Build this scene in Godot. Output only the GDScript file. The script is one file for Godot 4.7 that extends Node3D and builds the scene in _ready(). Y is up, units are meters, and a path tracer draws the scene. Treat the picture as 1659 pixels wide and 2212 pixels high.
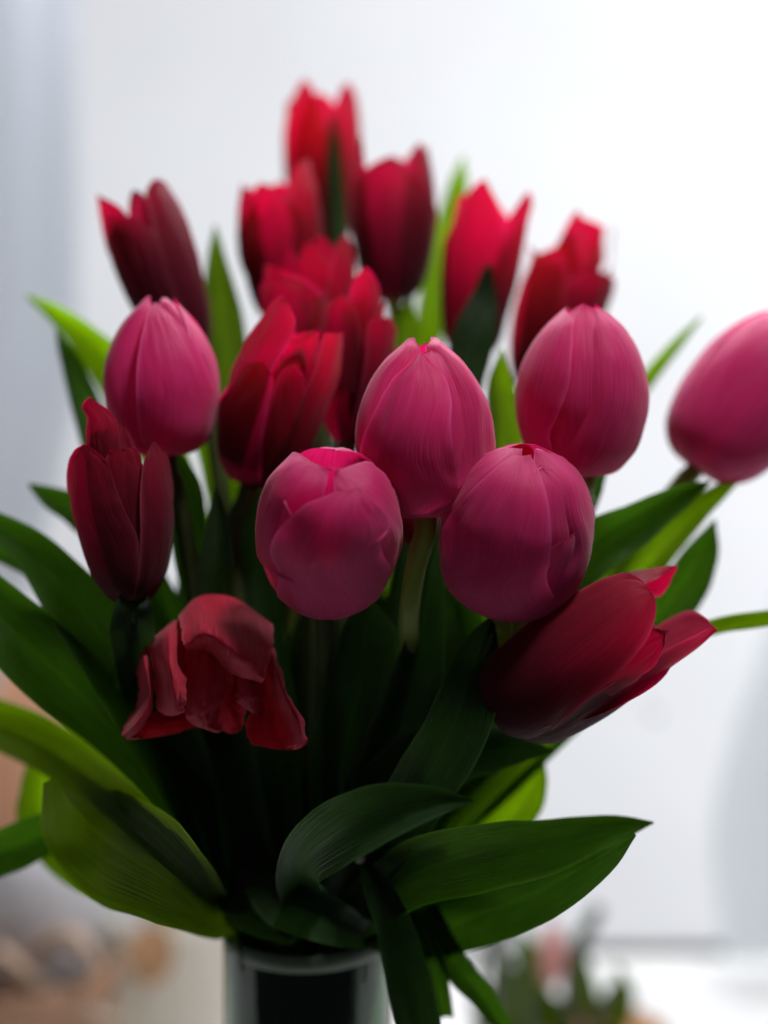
extends Node3D
# A bouquet of pink and red tulips in a glass vase on a white sill, against a bright frosted window.
# Shapes are laid out with pt(x, y, depth): a point of the photograph (in a 1659 x 2212 frame) at a real distance from the lens.

const FRAME_W := 1659.0
const FRAME_H := 2212.0
const FOV := 46.0
const EYE := Vector3(0, 0.4, 0)
const PITCH := -4.0
const GROUND := -0.15

var eye_basis := Basis.from_euler(Vector3(deg_to_rad(PITCH), 0, 0))
var half := tan(deg_to_rad(FOV / 2.0))
var noise := FastNoiseLite.new()
var mats := {}
var taken := {}
var mouth := Vector3.ZERO
var vase_r := 0.033
var rng := RandomNumberGenerator.new()

const EGG := [Vector2(0.10, 0.0), Vector2(0.50, 0.015), Vector2(0.82, 0.12), Vector2(0.97, 0.29), Vector2(1.0, 0.48), Vector2(0.93, 0.68), Vector2(0.66, 0.88), Vector2(0.14, 1.0)]
const DOME := [Vector2(0.10, 0.0), Vector2(0.52, 0.015), Vector2(0.84, 0.13), Vector2(0.98, 0.32), Vector2(1.0, 0.55), Vector2(0.90, 0.78), Vector2(0.58, 0.96), Vector2(0.08, 1.0)]
const BUD := [Vector2(0.10, 0.0), Vector2(0.52, 0.02), Vector2(0.80, 0.13), Vector2(0.95, 0.30), Vector2(1.0, 0.47), Vector2(0.90, 0.66), Vector2(0.62, 0.85), Vector2(0.20, 1.0)]
const CUP := [Vector2(0.10, 0.0), Vector2(0.42, 0.02), Vector2(0.72, 0.13), Vector2(0.90, 0.31), Vector2(0.99, 0.49), Vector2(1.0, 0.67), Vector2(0.94, 0.84), Vector2(0.80, 1.0)]


func _ready() -> void:
	rng.seed = 11
	noise.seed = 5
	noise.frequency = 1.0
	view_and_light()
	make_materials()
	make_setting()
	make_vase()
	make_pink_tulips()
	make_red_tulips()
	make_drooping_tulip()


# ---------------------------------------------------------------- camera and light

func view_and_light() -> void:
	var cam := Camera3D.new()
	cam.name = "camera"
	cam.fov = FOV
	cam.near = 0.02
	cam.far = 50.0
	add_child(cam)
	cam.transform = Transform3D(eye_basis, EYE)
	var lens := CameraAttributesPhysical.new()
	lens.frustum_focal_length = 12.0 / half
	lens.exposure_aperture = 1.7
	lens.frustum_focus_distance = 0.386
	cam.attributes = lens
	cam.fov = FOV
	var env := Environment.new()
	env.background_mode = Environment.BG_COLOR
	env.background_color = Color(0.03, 0.032, 0.035).linear_to_srgb()
	env.tonemap_mode = Environment.TONE_MAPPER_LINEAR
	env.tonemap_exposure = 1.0
	env.sdfgi_enabled = true
	env.ssao_enabled = true
	env.ssil_enabled = true
	var world := WorldEnvironment.new()
	world.name = "world"
	world.environment = env
	add_child(world)
	# daylight behind the frosted window, stronger towards the right
	area("daylight", Vector3(0.75, 0.75, -2.5), Vector3(0.1, 0.4, -1.25), Vector2(2.2, 2.2), 5.2, Color(1.0, 1.0, 1.0))
	# added rim lamp above and behind the bouquet, brightens the petal tops
	area("added_rim_light", Vector3(0.1, 1.1, -0.95), Vector3(0.0, 0.4, -0.42), Vector2(0.8, 0.4), 1.7, Color(0.97, 0.98, 1.0))
	# added lamps, unseen: a key from above right and a weak front fill
	area("added_key_light", Vector3(0.22, 1.0, -0.20), Vector3(0.0, 0.38, -0.42), Vector2(0.13, 0.13), 0.45, Color(1.0, 0.98, 0.97))
	area("added_fill_light", Vector3(-0.4, 0.8, 0.6), Vector3(0.0, 0.36, -0.42), Vector2(0.8, 0.6), 0.04, Color(1.0, 0.98, 0.97))


func area(called: String, from: Vector3, to: Vector3, size: Vector2, energy: float, color: Color) -> void:
	var l := AreaLight3D.new()
	l.name = called
	l.area_size = size
	l.light_energy = energy
	l.light_color = color
	l.shadow_enabled = true
	l.area_range = 8.0
	add_child(l)
	l.look_at_from_position(from, to, Vector3.UP)


# ---------------------------------------------------------------- helpers

func pt(px: float, py: float, d: float) -> Vector3:
	var x := (px / FRAME_W - 0.5) * 2.0 * half * FRAME_W / FRAME_H * d
	var y := (0.5 - py / FRAME_H) * 2.0 * half * d
	return EYE + eye_basis * Vector3(x, y, -d)


func per_px(d: float) -> float:
	return 2.0 * half * d / FRAME_H


func lin(r: float, g: float, b: float) -> Color:
	return Color(r, g, b).linear_to_srgb()


func numbered(called: String) -> String:
	if not taken.has(called):
		taken[called] = 0
		return called
	taken[called] += 1
	return "%s_%03d" % [called, taken[called]]


func thing(called: String, label: String, category: String, at := Vector3.ZERO, group := "") -> Node3D:
	var o := Node3D.new()
	o.name = numbered(called)
	o.position = at
	add_child(o)
	o.set_meta("label", label)
	o.set_meta("category", category)
	if group:
		o.set_meta("group", group)
	return o


func part(called: String, mesh: Mesh, mat: Material, parent: Node3D) -> MeshInstance3D:
	var o := MeshInstance3D.new()
	var n := 0
	var full := called
	while parent.has_node(NodePath(full)):
		n += 1
		full = "%s_%03d" % [called, n]
	o.name = full
	o.mesh = mesh
	o.material_override = mat
	parent.add_child(o)
	return o


func solo(called: String, mesh: Mesh, mat: Material, label: String, category: String, at: Vector3, kind := "") -> MeshInstance3D:
	var o := MeshInstance3D.new()
	o.name = numbered(called)
	o.mesh = mesh
	o.material_override = mat
	o.position = at
	add_child(o)
	if label:
		o.set_meta("label", label)
		o.set_meta("category", category)
	if kind:
		o.set_meta("kind", kind)
	return o


func spline(a: Array, t: float) -> Variant:
	var n := a.size() - 1
	var s := clampf(t, 0.0, 1.0) * n
	var i := mini(int(s), n - 1)
	var f := s - i
	var p1 = a[i]
	var p2 = a[i + 1]
	var p0 = a[i - 1] if i > 0 else p1 * 2.0 - p2
	var p3 = a[i + 2] if i + 2 <= n else p2 * 2.0 - p1
	return (p1 * 2.0 + (p2 - p0) * f + (p0 * 2.0 - p1 * 5.0 + p2 * 4.0 - p3) * f * f + (p1 * 3.0 - p0 - p2 * 3.0 + p3) * f * f * f) * 0.5


# A sheet of (nu + 1) x (nv + 1) points with smooth normals; closed joins the last column to the first.
func sheet(p: PackedVector3Array, nu: int, nv: int, uv_scale := Vector2.ONE) -> ArrayMesh:
	var w := nu + 1
	var nrm := PackedVector3Array()
	nrm.resize(p.size())
	var uv := PackedVector2Array()
	uv.resize(p.size())
	var idx := PackedInt32Array()
	for j in nv + 1:
		for i in w:
			uv[j * w + i] = Vector2(float(i) / nu, float(j) / nv) * uv_scale
	for j in nv:
		for i in nu:
			var a := j * w + i
			for t in [[a, a + 1, a + w], [a + 1, a + w + 1, a + w]]:
				var n := (p[t[2]] - p[t[0]]).cross(p[t[1]] - p[t[0]])
				for k in t:
					nrm[k] += n
				idx.append_array(PackedInt32Array(t))
	if p[0].distance_to(p[nu]) < 1e-6 and p[nv * w].distance_to(p[nv * w + nu]) < 1e-6:
		for j in nv + 1:
			var s := nrm[j * w] + nrm[j * w + nu]
			nrm[j * w] = s
			nrm[j * w + nu] = s
	for k in nrm.size():
		nrm[k] = nrm[k].normalized() if nrm[k].length() > 1e-14 else Vector3.UP
	var arr := []
	arr.resize(Mesh.ARRAY_MAX)
	arr[Mesh.ARRAY_VERTEX] = p
	arr[Mesh.ARRAY_NORMAL] = nrm
	arr[Mesh.ARRAY_TEX_UV] = uv
	arr[Mesh.ARRAY_INDEX] = idx
	var m := ArrayMesh.new()
	m.add_surface_from_arrays(Mesh.PRIMITIVE_TRIANGLES, arr)
	return m


func lathe(profile: Array, sides := 48) -> ArrayMesh:
	var p := PackedVector3Array()
	for q in profile:
		for i in sides + 1:
			var a := TAU * float(i % sides) / sides
			p.append(Vector3(q.x * cos(a), q.y, q.x * sin(a)))
	return sheet(p, sides, profile.size() - 1)


func tube(points: Array, radii: Array, origin: Vector3, steps := 28, sides := 12) -> ArrayMesh:
	var p := PackedVector3Array()
	var side := Vector3.RIGHT
	for j in steps + 1:
		var t := float(j) / steps
		var c: Vector3 = spline(points, t)
		var ahead: Vector3 = spline(points, minf(t + 0.01, 1.0)) - spline(points, maxf(t - 0.01, 0.0))
		ahead = ahead.normalized()
		side = (side - ahead * side.dot(ahead)).normalized()
		var up := ahead.cross(side)
		var r: float = spline(radii, t)
		for i in sides + 1:
			var a := TAU * float(i % sides) / sides
			p.append(c - origin + (side * cos(a) + up * sin(a)) * r)
	return sheet(p, sides, steps)


# A blade along a spine. Every spine entry is [x, y, depth, half width in pixels, roll in degrees (0 faces the lens)].
func blade(spine: Array, origin: Vector3, cup := 0.25, wave := 0.05, seed_ := 0.0, nu := 14, nv := 44, to_vase := true, fold := 0.0) -> ArrayMesh:
	var c := []
	var w := []
	var r := []
	for s in spine:
		c.append(pt(s[0], s[1], s[2]))
		w.append(s[3] * per_px(s[2]))
		r.append(deg_to_rad(s[4] if s.size() > 4 else 0.0))
	if to_vase:
		var off := Vector3(c[-1].x - mouth.x, 0, c[-1].z - mouth.z)
		off = off.limit_length(0.75 * vase_r)
		c.append(mouth + off + Vector3(0, 0.012, 0))
		w.append(0.010)
		r.append(r[-1])
		c.append(mouth + off * 0.3 + Vector3(0, -0.07, 0))
		w.append(0.011)
		r.append(r[-1])
		c.append(mouth - off * 0.35 + Vector3(0, -0.15, 0))
		w.append(0.006)
		r.append(r[-1])
	var p := PackedVector3Array()
	var last := Vector3.ZERO
	for j in nv + 1:
		var t := float(j) / nv
		var at: Vector3 = spline(c, t)
		var ahead: Vector3 = (spline(c, minf(t + 0.01, 1.0)) - spline(c, maxf(t - 0.01, 0.0))).normalized()
		var view := (EYE - at).normalized()
		var s := ahead.cross(view)
		s = s.normalized() if s.length() > 0.05 else last
		if last != Vector3.ZERO and s.dot(last) < 0.0:
			s = -s
		last = s
		var n := s.cross(ahead).normalized()
		var roll: float = spline(r, t)
		var s2 := s * cos(roll) + n * sin(roll)
		var n2 := n * cos(roll) - s * sin(roll)
		var hw: float = maxf(spline(w, t), 0.0002)
		for i in nu + 1:
			var u := 2.0 * i / nu - 1.0
			var bulge := cup * (u * u - 0.35) * hw + fold * (absf(u) - 0.5) * hw
			bulge += wave * hw * absf(u) * u * noise.get_noise_2d(seed_ * 7.0 + signf(u) * 3.0, t * 5.0) * 3.0
			bulge += 0.16 * hw * pow(absf(u), 9.0)
			var ripple := 1.0 + 0.05 * noise.get_noise_2d(t * 7.0 + 40.0, seed_ + signf(u))
			p.append(at + s2 * u * hw * ripple + n2 * bulge - origin)
	return sheet(p, nu, nv, Vector2(1, 1))


# One petal of a cup-shaped flower. F: frame {o, x, y, z, r, h, profile}. q: petal settings.
func cup_petal(F: Dictionary, q: Dictionary, origin: Vector3, nu := 22, nv := 34) -> ArrayMesh:
	var p := PackedVector3Array()
	var th0 := deg_to_rad(q.get("th", 0.0))
	var wide := deg_to_rad(q.get("w", 58.0))
	var long: float = q.get("l", 1.0)
	var rad: float = q.get("r", 1.0)
	var open: float = q.get("open", 0.0)
	var curl: float = q.get("curl", 0.0)
	var lift: float = q.get("edge", 0.0)
	var lean: float = q.get("lean", 0.0)
	var over: float = q.get("over", 0.0)
	var rag: float = q.get("rag", 0.0)
	var pw: float = q.get("pw", 2.6)
	var qw: float = q.get("qw", 0.56)
	var rib: float = q.get("rib", 0.02)
	var lump: float = q.get("lump", 0.02)
	var sd: float = q.get("seed", rng.randf() * 100.0)
	var skew: float = deg_to_rad(q.get("skew", 0.0))
	for j in nv + 1:
		var v := float(j) / nv
		var g: Vector2 = spline(F.profile, v * minf(long, 1.0))
		var y := g.y * maxf(long, 1.0)
		var x := clampf((v - 0.42) / 0.58, 0.0, 1.0)
		var f := lerpf(0.62, 1.0, smoothstep(0.0, 0.4, v)) * pow(maxf(1.0 - pow(x, pw), 0.0), qw)
		if v > 0.45:
			f *= pow(1.0 / maxf(g.x, 0.35), q.get("broad", 0.55))
		f = maxf(f, 0.012)
		var out := open * smoothstep(0.15, 1.0, v) + curl * pow(clampf((v - 0.7) / 0.3, 0.0, 1.0), 2.0)
		for i in nu + 1:
			var u := 2.0 * i / nu - 1.0
			var au := absf(u)
			# past the cup's own radius the petal is flatter than the cup: keep its width, not its angle
			var rr := g.x * rad
			var keep := rr / maxf(rr + maxf(out, 0.0), 0.05)
			var a := th0 + skew * v * v + u * wide * f * keep
			var edge := lift * au * au * au * smoothstep(0.25, 0.8, v) + over * u * smoothstep(0.05, 0.4, v)
			edge += 0.018 * pow(au, 8.0) * smoothstep(0.3, 0.7, v)
			edge -= rib * exp(-u * u * 60.0) * smoothstep(0.35, 1.0, v)
			edge += lump * (noise.get_noise_2d(u * 0.9 + sd, v * 1.6 + sd * 0.37) * 1.6 + noise.get_noise_2d(u * 2.2 + sd, v * 3.0) * 0.5) * smoothstep(0.1, 0.5, v)
			edge += rag * au * noise.get_noise_2d(u * 2.0 + sd, v * 7.0 + sd) * smoothstep(0.4, 0.9, v)
			var r: float = F.r * (rr + out + edge)
			var yy: float = F.h * (y - 0.10 * maxf(out, 0.0) * open + rag * 0.5 * noise.get_noise_2d(u * 4.0 + sd, sd) * smoothstep(0.7, 1.0, v))
			var c: Vector3 = F.o + F.y * yy + F.x * (r * sin(a) + lean * F.r * v * v) + F.z * r * cos(a)
			p.append(c - origin)
	return sheet(p, nu, nv)


# A sheet through rows of points [x, y, depth], smooth both ways.
func rails(rows: Array, origin: Vector3, lump := 0.0012, nu := 22, nv := 34) -> ArrayMesh:
	var sd := rng.randf() * 60.0
	var rs := []
	for row in rows:
		var line := []
		for q in row:
			line.append(pt(q[0], q[1], q[2]))
		rs.append(line)
	var p := PackedVector3Array()
	for j in nv + 1:
		var t := float(j) / nv
		for i in nu + 1:
			var u := float(i) / nu
			var col := []
			for line in rs:
				col.append(spline(line, u))
			var c: Vector3 = spline(col, t)
			var toward := (EYE - c).normalized()
			var n := noise.get_noise_2d(u * 2.6 + sd, t * 3.2) + 0.5 * noise.get_noise_2d(u * 9.0 + sd, t * 4.0)
			var rim := pow(absf(u * 2.0 - 1.0), 4.0)
			var ruffle := noise.get_noise_2d(t * 6.0 + sd, signf(u - 0.5) * 5.0) * rim
			p.append(c + toward * (n * lump + ruffle * lump * 1.6) + eye_basis.x * ruffle * lump * 0.8 - origin)
	return sheet(p, nu, nv)


func to_px(w: Vector3) -> Vector2:
	var l := eye_basis.inverse() * (w - EYE)
	return Vector2((l.x / -l.z / (half * FRAME_W / FRAME_H) * 0.5 + 0.5) * FRAME_W, (0.5 - l.y / -l.z / half * 0.5) * FRAME_H)


func cup_at(F: Dictionary, th: float, v: float, rad: float, open := 0.0) -> Vector3:
	var g: Vector2
	if v <= 1.0:
		g = spline(F.profile, maxf(v, 0.0))
	else:
		var e: Vector2 = spline(F.profile, 1.0)
		g = e + (e - spline(F.profile, 0.94)) * ((v - 1.0) / 0.06)
		g.x = maxf(g.x, 0.05)
	var r: float = F.r * (g.x * rad + open * smoothstep(0.15, 1.0, v))
	return F.o + F.y * (F.h * g.y) + F.x * (r * sin(th)) + F.z * (r * cos(th))


# The angle and height at which a point of the photograph meets the near side of the flower's cup.
func on_cup(F: Dictionary, px: float, py: float, rad: float, open: float) -> Vector2:
	var want := Vector2(px, py)
	var best := Vector2.ZERO
	var least := 1e12
	var centre := Vector2(0.0, 0.58)
	var span := Vector2(1.75, 0.60)
	var n := 14
	for step in 4:
		for i in n + 1:
			for j in n + 1:
				var q := centre + span * Vector2(2.0 * i / n - 1.0, 2.0 * j / n - 1.0)
				if q.y < 0.0 or q.y > 1.2 or absf(q.x) > 1.75:
					continue
				var d := to_px(cup_at(F, q.x, q.y, rad, open)).distance_squared_to(want) + 40.0 * q.x * q.x * (0.3 if step == 0 else 0.05)
				if d < least:
					least = d
					best = q
		centre = best
		span *= 0.28
		n = 8
	return best


# A petal whose two edges are given, from base to tip, as points of the photograph [left x, left y, right x, right y] on the cup.
func traced_petal(F: Dictionary, q: Dictionary, origin: Vector3, nu := 24, nv := 38) -> ArrayMesh:
	var rad: float = q.get("r", 1.0)
	var open: float = q.get("open", 0.0)
	var wl: float = deg_to_rad(q.get("wl", 0.0))
	var wr: float = deg_to_rad(q.get("wr", 0.0))
	var lump: float = q.get("lump", 0.022)
	var lift: float = q.get("edge", -0.015)
	var tuck_l: float = q.get("tl", 0.0)
	var tuck_r: float = q.get("tr", 0.0)
	var pillow: float = q.get("pillow", 0.035)
	var sd: float = q.get("seed", rng.randf() * 100.0)
	var left := []
	var right := []
	var k := 0
	for row in q.rows:
		var s := sin(PI * clampf(float(k) / (q.rows.size() - 1), 0.0, 1.0))
		left.append(on_cup(F, row[0], row[1], rad, open) - Vector2(wl * s, 0))
		right.append(on_cup(F, row[2], row[3], rad, open) + Vector2(wr * s, 0))
		k += 1
	var p := PackedVector3Array()
	for j in nv + 1:
		var t := float(j) / nv
		var a: Vector2 = spline(left, t)
		var b: Vector2 = spline(right, t)
		for i in nu + 1:
			var u := 2.0 * i / nu - 1.0
			var au := absf(u)
			var c := a.lerp(b, (u + 1.0) * 0.5)
			var edge := lift * au * au * au + 0.055 * pow(au, 7.0) * smoothstep(0.2, 0.5, t)
			edge += lump * (noise.get_noise_2d(u * 1.1 + sd, t * 1.7 + sd * 0.37) * 1.6 + noise.get_noise_2d(u * 2.6 + sd, t * 3.2) * 0.6)
			edge += 0.02 * au * au * noise.get_noise_2d(signf(u) * 9.0 + sd, t * 8.0)
			edge -= (tuck_l * smoothstep(0.15, 1.0, -u) + tuck_r * smoothstep(0.1, 1.0, u)) * smoothstep(0.1, 0.45, t)
			edge += pillow * (1.0 - u * u) - 0.02 * exp(-u * u * 90.0) * smoothstep(0.45, 1.0, t)
			p.append(cup_at(F, c.x, c.y, rad + edge, open) - origin)
	return sheet(p, nu, nv)


# The frame of a flower whose base and top are [x, y, depth] in the photograph.
func frame(base: Array, top: Array, radius_px: float, profile: Array) -> Dictionary:
	var b := pt(base[0], base[1], base[2])
	var t := pt(top[0], top[1], top[2])
	var y := (t - b).normalized()
	var view := (EYE - (b + t) * 0.5).normalized()
	var z := (view - y * view.dot(y)).normalized()
	return {"o": b, "y": y, "z": z, "x": y.cross(z), "r": radius_px * per_px(base[2]), "h": b.distance_to(t), "profile": profile}


# Stem from the flower's base into the vase. via: optional points [x, y, depth] that it passes.
func stem_into_vase(F: Dictionary, o: Node3D, via: Array, mat: Material, r := 0.0034) -> void:
	var b: Vector3 = F.o + F.y * 0.001
	var drop: float = F.get("drop", 0.018 if via.is_empty() else 0.006)
	var pts := [b, b - F.y * drop]
	for q in via:
		pts.append(pt(q[0], q[1], q[2]))
	var off := Vector3(pts[-1].x - mouth.x, 0, pts[-1].z - mouth.z).limit_length(0.7 * vase_r)
	if via.is_empty():
		pts.append(b.lerp(mouth + off, 0.5) - F.y * 0.012 + Vector3(0, 0.008, 0))
	pts.append(mouth + off)
	pts.append(mouth - off * 0.5 + Vector3(0, -0.1, 0))
	pts.append(mouth - off * 0.8 + Vector3(0, -0.165, 0))
	var radii := [r * 1.15, r, r, r, r * 1.1]
	part("stem", tube(pts, radii, o.position, 40), mat, o)


func tulip(label: String, group: String, F: Dictionary, petals: Array, mat: Array, stem_mat: Material, via := []) -> Node3D:
	var o := thing("tulip", label, "tulip", mouth + Vector3(0, -0.165, 0), group)
	for k in petals.size():
		var q: Dictionary = petals[k]
		var m: ArrayMesh = rails(q.rails, o.position, q.get("lump", 0.0010)) if q.has("rails") else traced_petal(F, q, o.position) if q.has("rows") else cup_petal(F, q, o.position)
		part("petal", m, mat[k % mat.size()], o)
	# the rounded seat on which the petals stand
	var knob := []
	for k in 7:
		var a := PI * k / 6.0
		knob.append(Vector2(sin(a) * 0.16 + 0.002, -cos(a) * 0.10 + 0.03))
	var pr := PackedVector3Array()
	for q in knob:
		for i in 17:
			var a := TAU * float(i % 16) / 16
			pr.append(F.o + F.y * q.y * F.r * 0.6 + (F.x * cos(a) + F.z * sin(a)) * q.x * F.r - o.position)
	part("receptacle", sheet(pr, 16, 6), stem_mat, o)
	stem_into_vase(F, o, via, stem_mat)
	return o


func leaf(o: Node3D, spine: Array, mat: String, cup := 0.25, wave := 0.06, to_vase := true, fold := 0.35) -> MeshInstance3D:
	return part("leaf", blade(spine, o.position, cup, wave, rng.randf() * 50.0, 14, 44, to_vase, fold), mats[mat], o)


# ---------------------------------------------------------------- materials

func streaks(base: Color, pale: Color, deep: Color, across: float, seed_: int) -> ImageTexture:
	var n := FastNoiseLite.new()
	n.seed = seed_
	n.frequency = 1.0
	var im := Image.create(384, 512, false, Image.FORMAT_RGB8)
	for y in 512:
		for x in 384:
			var u := x / 384.0
			var v := y / 512.0
			# veins run from the base and fan towards the margin
			var fan := (u - 0.5) * lerpf(1.25, 0.85, v) + 0.5
			var s := n.get_noise_2d(fan * across, v * 2.2) * 0.6 + n.get_noise_2d(fan * across * 2.7 + 30.0, v * 4.0) * 0.4
			var b := n.get_noise_2d(u * 3.0 + 70.0, v * 2.5)
			var c := base
			c = c.lerp(pale, clampf(s * 0.7 + b * 0.3, 0.0, 1.0) * 0.55)
			c = c.lerp(deep, clampf(-s * 0.9 - b * 0.3, 0.0, 1.0) * 0.7)
			# paler base of the petal; paler margin, rim light put into the colour
			c = c.lerp(pale, clampf(1.0 * pow(absf(u - 0.5) * 2.0, 22.0) + 0.3 * pow(1.0 - v, 7.0), 0.0, 1.0))
			im.set_pixel(x, y, c.linear_to_srgb())
	return ImageTexture.create_from_image(im)


# deep red; darker base, with shade of overlapping petals put into the colour
func red_petal(r: float, seed_: int) -> ImageTexture:
	var n := FastNoiseLite.new()
	n.seed = seed_
	n.frequency = 1.0
	var im := Image.create(256, 384, false, Image.FORMAT_RGB8)
	for y in 384:
		for x in 256:
			var u := x / 256.0
			var v := y / 384.0
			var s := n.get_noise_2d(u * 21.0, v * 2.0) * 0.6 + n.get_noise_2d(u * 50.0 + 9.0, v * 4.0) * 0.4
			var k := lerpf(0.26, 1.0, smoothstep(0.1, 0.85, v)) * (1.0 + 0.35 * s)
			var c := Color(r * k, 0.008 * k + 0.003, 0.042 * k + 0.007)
			# thin paler margin, edge sheen put into the colour
			c = c.lerp(Color(0.72, 0.13, 0.19), 0.7 * pow(maxf(absf(u - 0.5) * 2.0, smoothstep(0.9, 1.0, v) * 0.97), 16.0))
			im.set_pixel(x, y, c.linear_to_srgb())
	return ImageTexture.create_from_image(im)


# parallel veins, a paler midrib, edge light painted along the margin, dull blotches and a few dry scratches
func leaf_blade(base: Color, seed_: int) -> ImageTexture:
	var n := FastNoiseLite.new()
	n.seed = seed_
	n.frequency = 1.0
	var im := Image.create(256, 512, false, Image.FORMAT_RGB8)
	for y in 512:
		for x in 256:
			var u := x / 256.0
			var v := y / 512.0
			var s := n.get_noise_2d(u * 42.0, v * 1.3) * 0.6 + n.get_noise_2d(u * 90.0 + 9.0, v * 2.5) * 0.4
			var b := n.get_noise_2d(u * 2.2 + 20.0, v * 5.0) * 0.7 + n.get_noise_2d(u * 7.0, v * 16.0) * 0.3
			var k := 1.0 + 0.42 * s + 0.40 * b
			k += 0.35 * exp(-pow((u - 0.5) * 38.0, 2.0)) + 0.9 * pow(absf(u - 0.5) * 2.0, 40.0)
			var c := Color(base.r * k, base.g * k, base.b * k)
			var dry := smoothstep(0.42, 0.6, n.get_noise_2d(u * 26.0 + 60.0, v * 9.0))
			c = c.lerp(Color(base.g * 0.75, base.g * 0.8, base.g * 0.35), 0.5 * dry)
			im.set_pixel(x, y, c.clamp().linear_to_srgb())
	return ImageTexture.create_from_image(im)


func grooves(across: float, along: float, seed_: int) -> ImageTexture:
	var n := FastNoiseLite.new()
	n.seed = seed_
	n.frequency = 1.0
	var im := Image.create(256, 256, false, Image.FORMAT_L8)
	for y in 256:
		for x in 256:
			var g := 0.5 + 0.34 * n.get_noise_2d(x / 256.0 * across, y / 256.0 * along) + 0.16 * n.get_noise_2d(x / 256.0 * across * 2.6, y / 256.0 * along * 2.0)
			im.set_pixel(x, y, Color(g, g, g))
	return ImageTexture.create_from_image(im)


func plain(c: Color, rough := 0.6) -> StandardMaterial3D:
	var m := StandardMaterial3D.new()
	m.albedo_color = c
	m.roughness = rough
	m.cull_mode = BaseMaterial3D.CULL_DISABLED
	return m


func through(m: StandardMaterial3D, r: float, g: float, b: float) -> StandardMaterial3D:
	m.backlight_enabled = true
	m.backlight = lin(r, g, b)
	return m


func relief(m: StandardMaterial3D, t: Texture2D, cm: float) -> StandardMaterial3D:
	m.heightmap_enabled = true
	m.heightmap_texture = t
	m.heightmap_scale = cm
	return m


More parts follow.
